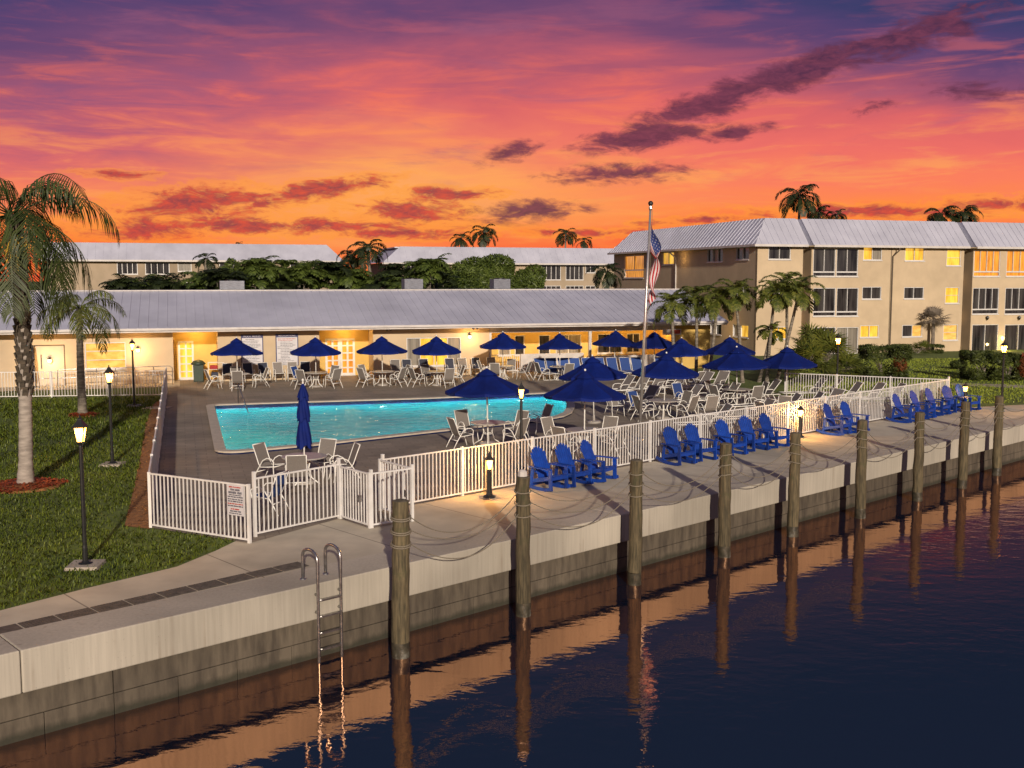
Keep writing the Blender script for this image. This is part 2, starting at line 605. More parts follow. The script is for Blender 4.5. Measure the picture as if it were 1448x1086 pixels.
# ------------------------------------------------------------------ sky: dusk over the land, blue behind, lit cloud
def build_world():
    w = bpy.data.worlds.new("World")
    scene.world = w
    w.use_nodes = True
    t = NT(w.node_tree)
    bg = w.node_tree.nodes['Background']
    d = t.n('ShaderNodeTexCoord').outputs['Generated']
    sep = t.n('ShaderNodeSeparateXYZ')
    t.link(d, sep.inputs[0])
    x, y, z = sep.outputs
    k = 180 / math.pi
    el = t.math('MULTIPLY', t.math('ARCSINE', z), k)
    az = t.math('MULTIPLY', t.math('ARCTAN2', x, y), k)
    comb = t.n('ShaderNodeCombineXYZ')
    t.link(az, comb.inputs[0])
    t.link(el, comb.inputs[1])
    ae = comb.outputs[0]

    # slow wandering of the colour bands, long wisps
    n1 = t.noise(t.mapping(ae, scale=(0.055, 0.20, 1), rot=(0, 0, R(10))), 1.0, 5, 0.6, 0.6)
    n2 = t.noise(t.mapping(ae, scale=(0.13, 0.75, 1), rot=(0, 0, R(8)), loc=(3.1, 1.7, 0)), 1.0, 6, 0.58, 0.5)
    el2 = t.math('ADD', el, t.math('MULTIPLY', t.math('SUBTRACT', n1, 0.5), 6.5))
    el2 = t.math('ADD', el2, t.math('MULTIPLY', t.math('SUBTRACT', n2, 0.5), 2.3))
    azr = t.math('MAXIMUM', t.math('SUBTRACT', az, 6.0), 0.0)
    azl = t.math('MAXIMUM', t.math('SUBTRACT', -9.0, az), 0.0)
    hi = t.mrange(el, 3.0, 11.0)
    el2 = t.math('ADD', el2, t.math('MULTIPLY', hi, t.math('ADD', t.math('MULTIPLY', azr, 0.26), t.math('MULTIPLY', azl, 0.20))))
    E = lambda deg: (deg + 5) / 65.0
    front = t.ramp(t.mrange(el2, -5, 60), [
        (E(-5), srgb(120, 60, 50)), (E(0), srgb(248, 92, 58)), (E(2.0), srgb(252, 102, 56)), (E(3.6), srgb(255, 138, 76)),
        (E(5.4), srgb(252, 128, 94)), (E(7.6), srgb(238, 112, 103)), (E(9.6), srgb(222, 103, 104)), (E(11.6), srgb(172, 88, 110)),
        (E(13.4), srgb(118, 74, 112)), (E(15.4), srgb(84, 66, 112)), (E(17), srgb(58, 62, 106)), (E(23), srgb(30, 50, 96)),
        (E(38), srgb(32, 48, 92)), (E(60), srgb(82, 80, 108))])
    # the glow over the place where the sun went down
    gd = t.math('ADD', t.math('POWER', t.math('DIVIDE', t.math('ADD', az, 5.5), 11.0), 2.0), t.math('POWER', t.math('DIVIDE', t.math('SUBTRACT', el2, 4.4), 2.7), 2.0))
    glow = t.math('EXPONENT', t.math('MULTIPLY', gd, -1.0))
    front = t.mix(t.math('MULTIPLY', glow, 0.72), front, srgb(255, 178, 98))
    # thin bright wisps of pink and gold
    n3 = t.noise(t.mapping(ae, scale=(0.16, 1.15, 1), rot=(0, 0, R(-7)), loc=(9.3, 4.4, 0)), 1.0, 6, 0.60, 0.55)
    wz = t.math('MULTIPLY', t.mrange(n3, 0.47, 0.70, 0, 1, True), t.mrange(el, 15.5, 8.0))
    wisp = t.ramp(t.mrange(el, 0, 16), [(0.0, srgb(255, 150, 60)), (0.35, srgb(255, 172, 92)), (0.6, srgb(255, 122, 88)), (1.0, srgb(216, 92, 108))])
    front = t.mix(t.math('MULTIPLY', wz, 0.54), front, wisp)
    # mauve gaps
    n4 = t.noise(t.mapping(ae, scale=(0.09, 0.5, 1), rot=(0, 0, R(6)), loc=(21.0, 7.7, 0)), 1.0, 6, 0.6, 0.8)
    gz = t.math('MULTIPLY', t.mrange(n4, 0.53, 0.72, 0, 1, True), t.math('MULTIPLY', t.mrange(el, 3.5, 7.0), t.mrange(el, 16, 12)))
    front = t.mix(t.math('MULTIPLY', gz, 0.55), front, srgb(168, 96, 122))

    # broad dusky mauve at the upper left
    md = t.math('ADD', t.math('POWER', t.math('DIVIDE', t.math('ADD', az, 21.0), 13.0), 2.0), t.math('POWER', t.math('DIVIDE', t.math('SUBTRACT', el2, 10.2), 3.6), 2.0))
    mv = t.math('EXPONENT', t.math('MULTIPLY', md, -1.0))
    front = t.mix(t.math('MULTIPLY', mv, t.mrange(n3, 0.62, 0.36, 0.15, 0.78)), front, srgb(128, 84, 124))
    # banks of darker cloud: (azimuth, elevation, half width, half height, slope degrees, strength)
    def A(px):
        return math.degrees(math.atan((px - 724) / FPX))

    def L(py):
        return (395 - py) / 26.2
    fine = t.noise(t.mapping(ae, scale=(0.42, 1.25, 1), loc=(5.0, 2.0, 0)), 1.0, 9, 0.66, 0.7)
    fine2 = t.noise(t.mapping(ae, scale=(1.3, 3.4, 1), loc=(2.0, 8.0, 0)), 1.0, 7, 0.65, 0.5)
    fz = t.math('ADD', t.math('MULTIPLY', fine, 0.68), t.math('MULTIPLY', fine2, 0.32))

    def bank(lst):
        acc = None
        for cx, cy, rx, ry, sl, st in lst:
            ca, ce, a, b = A(cx), L(cy), rx / 26.2, ry / 26.2
            cs, sn = math.cos(R(sl)), math.sin(R(sl))
            dx = t.math('SUBTRACT', az, ca)
            dy = t.math('SUBTRACT', el, ce)
            p = t.math('DIVIDE', t.math('ADD', t.math('MULTIPLY', dx, cs), t.math('MULTIPLY', dy, sn)), a)
            q = t.math('DIVIDE', t.math('SUBTRACT', t.math('MULTIPLY', dy, cs), t.math('MULTIPLY', dx, sn)), b)
            r = t.math('SQRT', t.math('ADD', t.math('MULTIPLY', p, p), t.math('MULTIPLY', q, q)))
            m = t.math('MULTIPLY', t.math('SUBTRACT', 1.0, r), st)
            acc = m if acc is None else t.math('MAXIMUM', acc, m)
        return acc

    purple = bank([(1105, 126, 230, 27, 15, 1.0), (1260, 90, 170, 26, 13, 0.9), (985, 165, 110, 22, 14, 1.0), (905, 200, 120, 24, 8, 1.1), (1040, 197, 60, 13, 8, 0.9), (722, 220, 56, 18, 16, 0.72),
                   (870, 250, 125, 18, 2, 0.7), (1225, 172, 50, 12, 12, 0.5), (1375, 160, 100, 14, -8, 0.4), (745, 300, 105, 20, 3, 0.75)])
    pm = t.mrange(t.math('ADD', t.math('MULTIPLY', purple, 0.62), t.math('MULTIPLY', fz, 1.7)), 0.84, 1.26, 0, 1, True)
    pm = t.math('MULTIPLY', pm, t.mrange(purple, -0.12, 0.12))
    red = bank([(300, 290, 150, 26, 4, 1.0), (470, 272, 110, 18, 8, 1.0), (580, 300, 110, 22, 0, 0.9), (640, 276, 85, 12, 0, 0.9), (380, 322, 330, 16, 0, 0.9),
                (180, 258, 60, 9, -2, 0.8), (210, 328, 120, 22, 0, 0.8), (560, 330, 140, 12, 0, 0.8), (840, 330, 120, 8, 0, 0.7), (1000, 312, 120, 8, 3, 0.8), (1250, 306, 220, 12, -1, 0.9), (1420, 300, 120, 14, 0, 0.9)])
    rm = t.mrange(t.math('ADD', t.math('MULTIPLY', red, 0.52), t.math('MULTIPLY', fz, 1.7)), 0.92, 1.22, 0, 1, True)
    rm = t.math('MULTIPLY', rm, t.mrange(red, -0.12, 0.12))
    pcol = t.mix(t.mrange(fine2, 0.35, 0.65), srgb(74, 44, 70), srgb(118, 60, 82))
    rcol = t.mix(t.mrange(fine2, 0.38, 0.64), srgb(136, 52, 74), srgb(214, 72, 64))
    # sunlit under-edges of the low bank
    lit = t.math('MULTIPLY', t.mrange(t.math('ADD', t.math('MULTIPLY', red, 0.52), t.math('MULTIPLY', fz, 1.7)), 0.76, 0.90, 0, 1, True), t.mrange(red, -0.5, 0.0))
    front = t.mix(t.math('MULTIPLY', lit, 0.40), front, srgb(255, 158, 50))
    front = t.mix(t.math('MULTIPLY', rm, 0.88), front, rcol)
    front = t.mix(t.math('MULTIPLY', pm, 0.90), front, pcol)
    back = t.ramp(t.mrange(el, -5, 60), [(0.0, srgb(120, 110, 120)), (0.12, srgb(150, 132, 136)), (0.4, srgb(112, 104, 126)), (1.0, srgb(82, 80, 108))])
    col = t.mix(t.mrange(y, 0.15, -0.35), front, back)
    t.link(col, bg.inputs['Color'])
    bg.inputs['Strength'].default_value = 1.0


build_world()

sun_d = bpy.data.lights.new("sun", 'SUN')
sun_d.energy = 4.1
sun_d.angle = R(1.2)
sun_d.color = (1.0, 0.86, 0.70)
sun = bpy.data.objects.new("sun", sun_d)
COL.objects.link(sun)
SUN_EL = R(17.5)
sh = hdir(450)                                   # shadows run this way
sdir = Vector((sh.x * math.cos(SUN_EL), sh.y * math.cos(SUN_EL), -math.sin(SUN_EL)))
sun.rotation_euler = sdir.to_track_quat('-Z', 'Y').to_euler()
scene.view_settings.view_transform = 'Standard'
scene.view_settings.look = 'None'
scene.view_settings.exposure = 0.0
scene.view_settings.gamma = 1.0
scene.cycles.use_denoising = True
scene.cycles.max_bounces = 7
scene.cycles.transparent_max_bounces = 12
scene.cycles.transmission_bounces = 6
scene.cycles.sample_clamp_indirect = 4.0
scene.cycles.caustics_reflective = False
scene.cycles.caustics_refractive = False


def lamp(loc, watts, col=(1.0, 0.60, 0.25), size=0.08, name="lamp_light", parent=None):
    d = bpy.data.lights.new(name, 'POINT')
    d.energy = watts
    d.color = col
    d.shadow_soft_size = size
    o = bpy.data.objects.new(name, d)
    COL.objects.link(o)
    o.location = loc
    if parent is not None:
        o.parent = parent
    return o


# ------------------------------------------------------------------ special materials
def walk_material():
    m = M['concrete']
    t = NT(m.node_tree)
    p = m.node_tree.nodes['Principled BSDF']
    src = p.inputs['Base Color'].links[0].from_socket
    pos = t.n('ShaderNodeNewGeometry').outputs['Position']
    sep = t.n('ShaderNodeSeparateXYZ')
    t.link(pos, sep.inputs[0])
    a = t.math('ADD', t.math('MULTIPLY', sep.outputs[0], S.x), t.math('MULTIPLY', sep.outputs[1], S.y))
    a = t.math('SUBTRACT', a, W0.x * S.x + W0.y * S.y)
    fr = t.math('FRACT', t.math('DIVIDE', a, 3.05))
    ln = t.math('LESS_THAN', t.math('ABSOLUTE', t.math('SUBTRACT', fr, 0.5)), 0.005)
    col = t.mix(t.math('MULTIPLY', ln, 0.6), src, (0.06, 0.05, 0.04, 1))
    t.link(col, p.inputs['Base Color'])


walk_material()


def paver_material():
    m = bpy.data.materials.new('deck_pavers')
    m.use_nodes = True
    t = NT(m.node_tree)
    p = m.node_tree.nodes['Principled BSDF']
    p.inputs['Roughness'].default_value = 0.75
    pos = t.n('ShaderNodeNewGeometry').outputs['Position']
    vm = t.mapping(pos, rot=(0, 0, -RZ_U))
    b = t.n('ShaderNodeTexBrick')
    t.link(vm, b.inputs['Vector'])
    b.inputs['Color1'].default_value = (0.262, 0.218, 0.168, 1)
    b.inputs['Color2'].default_value = (0.212, 0.177, 0.137, 1)
    b.inputs['Mortar'].default_value = (0.165, 0.13, 0.10, 1)
    b.inputs['Scale'].default_value = 1.0
    b.inputs['Mortar Size'].default_value = 0.012
    b.inputs['Brick Width'].default_value = 0.62
    b.inputs['Row Height'].default_value = 0.31
    n = t.noise(pos, 0.45, 5, 0.6)
    k = t.mrange(n, 0.3, 0.7, 0.74, 1.28)
    mx = t.n('ShaderNodeVectorMath', operation='SCALE')
    t.link(b.outputs['Color'], mx.inputs[0])
    t.set(mx.inputs['Scale'], k)
    t.link(mx.outputs[0], p.inputs['Base Color'])
    n2 = t.noise(pos, 40, 3)
    t.link(t.bump(t.math('ADD', n2, t.math('MULTIPLY', b.outputs['Fac'], -0.8)), 0.25, 0.01), p.inputs['Normal'])
    return m


M['pavers'] = paver_material()


def water_material():
    """dark canal water: a navy body under a mirror tinted to turn reflections orange"""
    m = bpy.data.materials.new('canal_water')
    m.use_nodes = True
    t = NT(m.node_tree)
    out = m.node_tree.nodes['Material Output']
    m.node_tree.nodes.remove(m.node_tree.nodes['Principled BSDF'])
    pos = t.n('ShaderNodeNewGeometry').outputs['Position']
    a = t.noise(t.mapping(pos, scale=(1.0, 1.7, 1), rot=(0, 0, -RZ_S)), 1.0, 3, 0.5, 0.4)
    b = t.noise(t.mapping(pos, scale=(2.6, 4.0, 1), rot=(0, 0, R(20))), 1.0, 4, 0.55, 0.3)
    c = t.noise(pos, 0.16, 3)
    h = t.math('ADD', t.math('MULTIPLY', a, 0.7), t.math('MULTIPLY', b, t.mrange(c, 0.35, 0.65, 0.06, 0.55)))
    nrm = t.bump(h, 0.13, 0.10)
    df = t.n('ShaderNodeBsdfDiffuse')
    df.inputs['Color'].default_value = (0.005, 0.019, 0.046, 1)
    gl = t.n('ShaderNodeBsdfGlossy')
    gl.inputs['Color'].default_value = (1.0, 0.57, 0.33, 1)  # orange of the cap's reflection put into the mirror colour
    gl.inputs['Roughness'].default_value = 0.012
    t.link(nrm, gl.inputs['Normal'])
    fr = t.n('ShaderNodeFresnel')
    fr.inputs['IOR'].default_value = 1.6
    t.link(nrm, fr.inputs['Normal'])
    k = t.math('ADD', t.math('MULTIPLY', fr.outputs[0], 1.3), 0.01, clamp=True)
    k = t.math('MINIMUM', k, 0.6)
    ms = t.n('ShaderNodeMixShader')
    t.link(k, ms.inputs[0])
    t.link(df.outputs[0], ms.inputs[1])
    t.link(gl.outputs[0], ms.inputs[2])
    t.link(ms.outputs[0], out.inputs['Surface'])
    return m


M['canal'] = water_material()


def pool_water_material():
    m = bpy.data.materials.new('pool_water')
    m.use_nodes = True
    t = NT(m.node_tree)
    p = m.node_tree.nodes['Principled BSDF']
    p.inputs['Base Color'].default_value = (0.86, 0.98, 1.0, 1)
    p.inputs['Roughness'].default_value = 0.0
    p.inputs['IOR'].default_value = 1.33
    p.inputs['Transmission Weight'].default_value = 1.0
    pos = t.n('ShaderNodeNewGeometry').outputs['Position']
    a = t.noise(t.mapping(pos, scale=(1.0, 1.35, 1), rot=(0, 0, -RZ_U)), 1.15, 3, 0.55, 1.6)
    b = t.noise(pos, 4.0, 2, 0.5, 0.8)
    h = t.math('ADD', a, t.math('MULTIPLY', b, 0.12))
    t.link(t.bump(h, 0.6, 0.26), p.inputs['Normal'])
    return m


M['pool_water'] = pool_water_material()


def pool_tile_material():
    m = bpy.data.materials.new('pool_plaster')
    m.use_nodes = True
    t = NT(m.node_tree)
    p = m.node_tree.nodes['Principled BSDF']
    p.inputs['Roughness'].default_value = 0.6
    pos = t.n('ShaderNodeNewGeometry').outputs['Position']
    n = t.noise(pos, 0.7, 5, 0.6, 0.5)
    col = t.ramp(n, [(0.3, (0.025, 0.47, 0.53, 1)), (0.7, (0.05, 0.66, 0.68, 1))])
    t.link(col, p.inputs['Base Color'])
    return m


M['pool_plaster'] = pool_tile_material()

def tide_marks():
    """a dark wet band with a ragged top edge along the foot of the wall"""
    m = M['wall_stained']
    t = NT(m.node_tree)
    p = m.node_tree.nodes['Principled BSDF']
    src = p.inputs['Base Color'].links[0].from_socket
    pos = t.n('ShaderNodeNewGeometry').outputs['Position']
    sep = t.n('ShaderNodeSeparateXYZ')
    t.link(pos, sep.inputs[0])
    n = t.noise(t.mapping(pos, scale=(1, 1, 0.4)), 3.5, 5, 0.65)
    edge = t.math('ADD', sep.outputs[2], t.math('MULTIPLY', t.math('SUBTRACT', n, 0.5), -0.22))
    k = t.mrange(edge, WATER_Z + 0.16, WATER_Z + 0.06)
    col = t.mix(t.math('MULTIPLY', k, 0.8), src, (0.022, 0.024, 0.014, 1))
    t.link(col, p.inputs['Base Color'])


tide_marks()


def cap_drips():
    """thin dirty run-marks down the face of the cap"""
    m = M['cap']
    t = NT(m.node_tree)
    p = m.node_tree.nodes['Principled BSDF']
    src = p.inputs['Base Color'].links[0].from_socket
    pos = t.n('ShaderNodeNewGeometry').outputs['Position']
    n = t.noise(t.mapping(pos, scale=(6.0, 6.0, 0.10)), 1.0, 3, 0.6)
    n2 = t.noise(pos, 0.7, 4, 0.65)
    k = t.math('MULTIPLY', t.mrange(n, 0.56, 0.72, 0, 1, True), t.mrange(n2, 0.42, 0.62))
    col = t.mix(t.math('MULTIPLY', k, 0.55), src, (0.20, 0.15, 0.105, 1))
    sp = t.noise(pos, 26, 3, 0.7)
    col = t.mix(t.mrange(sp, 0.66, 0.74, 0, 0.45), col, (0.12, 0.10, 0.085, 1))
    t.link(col, p.inputs['Base Color'])


cap_drips()

# ------------------------------------------------------------------ ground, canal, seawall
def lst(pts):
    return [(p.x, p.y) for p in pts]


w = MB()
w.sheet(lst([wall_pt(-400, -0.45), wall_pt(1500, -0.45), wall_pt(1500, 1500), wall_pt(-400, 1500)]), WATER_Z)
w.build("canal_water", M['canal'], kind='structure')

# seawall: a thing of its own, in its own frame along the edge
fw = Frame(W0, RZ_S)           # local x along the wall, local y towards the land
sw = thing("seawall", "long beige concrete seawall with overhanging cap dropping into the dark canal", "seawall", W0, RZ_S)
cap = MB()
joints = [-30, -13.0, 0.0, 13.2, 26.4, 39.6, 52.8, 66, 79.2, 92, 105]
for a, b in zip(joints[:-1], joints[1:]):
    cap.bx(a + 0.008, b - 0.008, 0.0, 1.0, -0.64, 0.012)
cap.build("cap", M['cap'], sw, bevel=0.02)
core = MB()
core.bx(-30, 105, 0.36, 0.98, -3.2, -0.65)
core.build("core", M['joint'], sw)
pan = MB()
x = -28.4
i = 0
while x < 104:
    pan.bx(x + 0.008, x + 4.26 - 0.008, 0.20, 0.355, -1.075, -0.655)
    for k in range(4):
        pan.bx(x + k * 1.065 + 0.005, x + (k + 1) * 1.065 - 0.005, 0.19, 0.355, -3.0, -1.085)
    x += 4.26
pan.build("panel", M['wall_stained'], sw, bevel=0.008)

# quay walkway of pale concrete
F0 = [G(236, 556), G(213, 746), G(353, 768), G(361, 759), G(480, 733), G(523, 747), G(583, 737), G(538, 722), G(1340, 577), G(1187, 569)]
wk = MB()
walk_poly = [wall_pt(-14, -0.999), wall_pt(48, -0.999), G(1448, 572), G(1350, 577), G(1187, 569) + Vector((-1, 1.0, 0)), G(538, 722) + V * 1.5, G(480, 733) + V * 1.5,
             G(353, 766), G(335, 764), G(306, 778), G(250, 801), G(120, 832), G(0, 863), G(-140, 897)]
wk.sheet(lst(walk_poly), -0.004)
wk.build("walkway", M['concrete'], kind='structure')
gr = MB()
for k in range(9):
    a = G(30, 886); b = G(430, 797)
    p0 = a.lerp(b, k / 9 + 0.003); p1 = a.lerp(b, (k + 1) / 9 - 0.003)
    gr.bar(p0 + Vector((0, 0, -0.004)), p1 + Vector((0, 0, -0.004)), 0.40, 0.02)
    for q in range(11):
        pp = p0.lerp(p1, (q + 0.5) / 11)
        dd = (p1 - p0).normalized()
        sd = Vector((dd.y, -dd.x, 0))
        gr.bar(pp - sd * 0.18 + Vector((0, 0, 0.008)), pp + sd * 0.18 + Vector((0, 0, 0.008)), 0.016, 0.012)
gr.bar(G(-120, 919) - Vector((0, 0, .004)), G(28, 886.5) - Vector((0, 0, .004)), 0.40, 0.02)
gro = gr.build("drain_grate", M['grate'])
tag(gro, "long dark slotted drain grate let into the walkway beside the lawn", "drain")

# ------------------------------------------------------------------ pool deck and pool
FR_O = G(180, 543)                      # front line of the pool house
fp = Frame(FR_O, RZ_U)
dk = MB()
hx = lambda px: fp.hit(px, 500, y=0).x
far_l = FR_O + U * (hx(236)) + V * 0.6
deck_poly = [F0[0] + V * 8.0 - U * 0.1, F0[0], F0[1], F0[2], F0[4], F0[5], F0[6], F0[7], F0[8], F0[9], G(1120, 565) + V * 0.2, G(1120, 565) + V * 8, FR_O + U * 33.5 + V * 3.5, FR_O + U * 2.5 + V * 3.5]

# water outline (world, counter-clockwise from near left)
pn = [G(320, 642), G(440, 631), G(600, 613), G(700, 602), G(770, 594), G(786, 591), G(797, 586), G(802, 577), G(800, 568), G(790, 561), G(772, 558.5), G(600, 566), G(440, 571), G(303, 575.5)]


def offset_poly(poly, d):
    out = []
    n = len(poly)
    for i in range(n):
        a, b, c = poly[i - 1], poly[i], poly[(i + 1) % n]
        e1 = (b - a).normalized(); e2 = (c - b).normalized()
        n1 = Vector((e1.y, -e1.x, 0)); n2 = Vector((e2.y, -e2.x, 0))
        m = (n1 + n2)
        m.normalize()
        k = d / max(0.35, m.dot(n1))
        out.append(b + m * k)
    return out


def round_corner(poly, idx, r, n=6):
    p = poly[idx]; a = poly[idx - 1]; c = poly[(idx + 1) % len(poly)]
    p0 = p + (a - p).normalized() * r
    p1 = p + (c - p).normalized() * r
    pts = []
    for k in range(n + 1):
        t_ = k / n
        pts.append(p0 * (1 - t_) ** 2 + p * 2 * t_ * (1 - t_) + p1 * t_ ** 2)
    return poly[:idx] + pts + poly[idx + 1:]


def ring(mb, inner, outer, z0, z1):
    n = len(inner)
    for i in range(n):
        j = (i + 1) % n
        a, b, c, d = inner[i], inner[j], outer[j], outer[i]
        mb.add([(a.x, a.y, z1), (b.x, b.y, z1), (c.x, c.y, z1), (d.x, d.y, z1)], [(0, 1, 2, 3)])
        mb.add([(d.x, d.y, z0), (c.x, c.y, z0), (c.x, c.y, z1), (d.x, d.y, z1)], [(0, 1, 2, 3)])
        mb.add([(a.x, a.y, z0), (b.x, b.y, z0), (b.x, b.y, z1), (a.x, a.y, z1)], [(0, 1, 2, 3)])
    return mb


orient = sum((pn[i].x * pn[(i + 1) % len(pn)].y - pn[(i + 1) % len(pn)].x * pn[i].y) for i in range(len(pn)))
if orient < 0:
    pn.reverse()
inner = round_corner(pn, 0, 0.5)
inner = round_corner(inner, len(inner) - 1, 0.35)
curb_o = offset_poly(inner, 0.34)
curb_o2 = offset_poly(inner, 0.30)
# the deck with a hole for the pool: bridge the outline into one polygon through bmesh triangulation
bm = bmesh.new()
def loop_edges(pts, z):
    vs = [bm.verts.new((p.x, p.y, z)) for p in pts]
    return [bm.edges.new((vs[i], vs[(i + 1) % len(vs)])) for i in range(len(vs))]
ed = loop_edges(deck_poly, 0.0) + loop_edges(curb_o2, 0.0)
bmesh.ops.triangle_fill(bm, use_beauty=True, edges=ed, normal=(0, 0, 1))
bmesh.ops.recalc_face_normals(bm, faces=bm.faces)
me = bpy.data.meshes.new("pool_deck")
bm.to_mesh(me); bm.free()
if me.polygons and me.polygons[0].normal.z < 0:
    me.flip_normals()
me.materials.append(M['pavers'])
o = bpy.data.objects.new("pool_deck", me); COL.objects.link(o); o["kind"] = 'structure'

# the land as one sheet to the horizon, cut off at the seawall, with the pool cut out of it
bm = bmesh.new()
land = [wall_pt(-400, -0.6), wall_pt(900, -0.6), wall_pt(900, -0.6) + V * 2500 - U * 300, wall_pt(900, -0.6) + V * 2500 - U * 4200, wall_pt(-400, -0.6) - U * 2500 + V * 200]
ed = loop_edges(land, -0.012) + loop_edges(curb_o2, -0.012)
bmesh.ops.triangle_fill(bm, use_beauty=True, edges=ed, normal=(0, 0, 1))
me = bpy.data.meshes.new("ground")
bm.to_mesh(me); bm.free()
for pg in me.polygons:
    if pg.normal.z < 0:
        pg.flip()
me.materials.append(M['ground'])
o = bpy.data.objects.new("ground", me); COL.objects.link(o); o["kind"] = 'structure'

pool = thing("swimming_pool", "lit turquoise swimming pool with tan coping and navy tile band in the deck", "pool", inner[0])
PO = pool.location.copy()
def pl(pts):
    return [p - PO for p in pts]
cp = MB(); ring(cp, pl(inner), pl(curb_o), 0.055, 0.105)
cp.build("coping", M['coping'], pool, bevel=0.012)
tb = MB()
i2 = pl(offset_poly(inner, 0.02)); o2 = pl(offset_poly(inner, 0.32))
ring(tb, i2, o2, -0.22, 0.054)
tb.build("tile_band", M['navy_tile'], pool)
bs = MB()
bi = pl(offset_poly(inner, 0.03))
n = len(bi)
DEP = -1.35
for i in range(n):
    j = (i + 1) % n
    bs.add([(bi[i].x, bi[i].y, -0.225), (bi[j].x, bi[j].y, -0.225), (bi[j].x, bi[j].y, DEP), (bi[i].x, bi[i].y, DEP)], [(0, 1, 2, 3)])
bs.add([(p.x, p.y, DEP) for p in bi], [tuple(range(n))])
bs.build("basin", M['pool_plaster'], pool, fix=False)
ws = MB(); ws.sheet([(p.x, p.y) for p in pl(offset_poly(inner, 0.01))], -0.09)
wo = ws.build("water", M['pool_water'], pool, fix=False)
if wo.data.polygons[0].normal.z < 0:
    wo.data.flip_normals()
# two fitted underwater lights; the others along both long sides are added fill
far_pts = [(330, 577), (440, 572), (541, 569), (640, 565), (735, 561)]
for px, py in far_pts:
    p = G(px, py) - V * 0.35
    bright = px in (541, 735)
    lamp((p.x, p.y, -0.75), 1500 if bright else 380, (0.72, 1.0, 0.98), 0.0, "pool_light_and_fill")
    lm = MB()
    q = p + V * 0.25 - PO
    if bright:
        lm.lathe([(0.10, -0.02), (0.13, 0.0), (0.10, 0.03)], 12, (q.x, q.y, -0.62))
        lm.build("light_fitting", emit('pool_lens', (0.8, 1.0, 0.9), 6), pool)
for px, py in [(345, 638), (430, 630), (520, 620), (620, 609), (720, 599)]:
    p = G(px, py) + V * 0.12
    lamp((p.x, p.y, -0.8), 420, (0.66, 1.0, 0.98), 0.0, "pool_light_and_fill")  # unseen fill lamps added under the near edge to brighten the basin
pp = G(313, 610) + U * 0.15
lamp((pp.x, pp.y, -0.7), 300, (1.0, 0.86, 0.55), 0.0, "pool_light_and_fill")
# depth numbers' white ticks on the far coping, step rail
rl = MB()
b0 = G(337, 571); b1 = b0 - V * 2.6 + U * 0.35
rl.tube([(b0.x - PO.x, b0.y - PO.y, 0.0), (b0.x - PO.x, b0.y - PO.y, 0.80), (b0.x - PO.x - V.x * .5, b0.y - PO.y - V.y * .5, 0.88), (b1.x - PO.x, b1.y - PO.y, -0.35)], 0.022, 6)
rl.build("step_rail", M['steel'], pool, smooth=True)
for k in range(2):
    hr = MB()
    b0 = G(812, 574 + k * 6); q = b0 - PO
    pts = []
    for j in range(9):
        a_ = math.pi * j / 8
        pts.append((q.x + U.x * (0.35 * math.cos(a_)), q.y + U.y * (0.35 * math.cos(a_)), 0.1 + 0.75 * math.sin(a_)))
    hr.tube(pts, 0.022, 6)
    hr.build("ladder_rail", M['steel'], pool, smooth=True)

# mulch bed along the left fence
mbed = [G(176, 744), G(212, 748), G(234, 560), G(216, 572), G(206, 600), G(196, 660)]
mm = MB(); mm.sheet(lst(mbed), 0.004); mm.build("mulch_bed", M['mulch_base'], kind='structure')


def inside(poly, pts):
    px = np.array([p.x for p in poly]); py = np.array([p.y for p in poly])
    x, y = pts[:, 0], pts[:, 1]
    c = np.zeros(len(pts), bool)
    j = len(poly) - 1
    for i in range(len(poly)):
        cond = ((py[i] > y) != (py[j] > y)) & (x < (px[j] - px[i]) * (y - py[i]) / (py[j] - py[i] + 1e-12) + px[i])
        c ^= cond
        j = i
    return c


def scatter_in(poly, n):
    xs = [p.x for p in poly]; ys = [p.y for p in poly]
    pts = np.column_stack([NPR.uniform(min(xs), max(xs), n), NPR.uniform(min(ys), max(ys), n)])
    return pts[inside(poly, pts)]


def chips(name, poly, n, m, z, size):
    p = scatter_in(poly, n)
    k = len(p)
    a = NPR.uniform(0, 2 * math.pi, k); t_ = NPR.uniform(-0.5, 0.5, k)
    L_ = size * NPR.uniform(0.5, 1.3, k); W_ = L_ * 0.35
    d = np.column_stack([np.cos(a) * np.cos(t_), np.sin(a) * np.cos(t_), np.sin(t_)])
    s = np.column_stack([-np.sin(a), np.cos(a), np.zeros(k)])
    c = np.column_stack([p, np.full(k, z) + NPR.uniform(0, 0.03, k)])
    v = np.stack([c - d * L_[:, None] - s * W_[:, None], c + d * L_[:, None] - s * W_[:, None], c + d * L_[:, None] + s * W_[:, None], c - d * L_[:, None] + s * W_[:, None]], 1)
    return fast_mesh(name, v, 4, m, kind='stuff')


chips("mulch", mbed, 9000, M['mulch'], 0.012, 0.045)


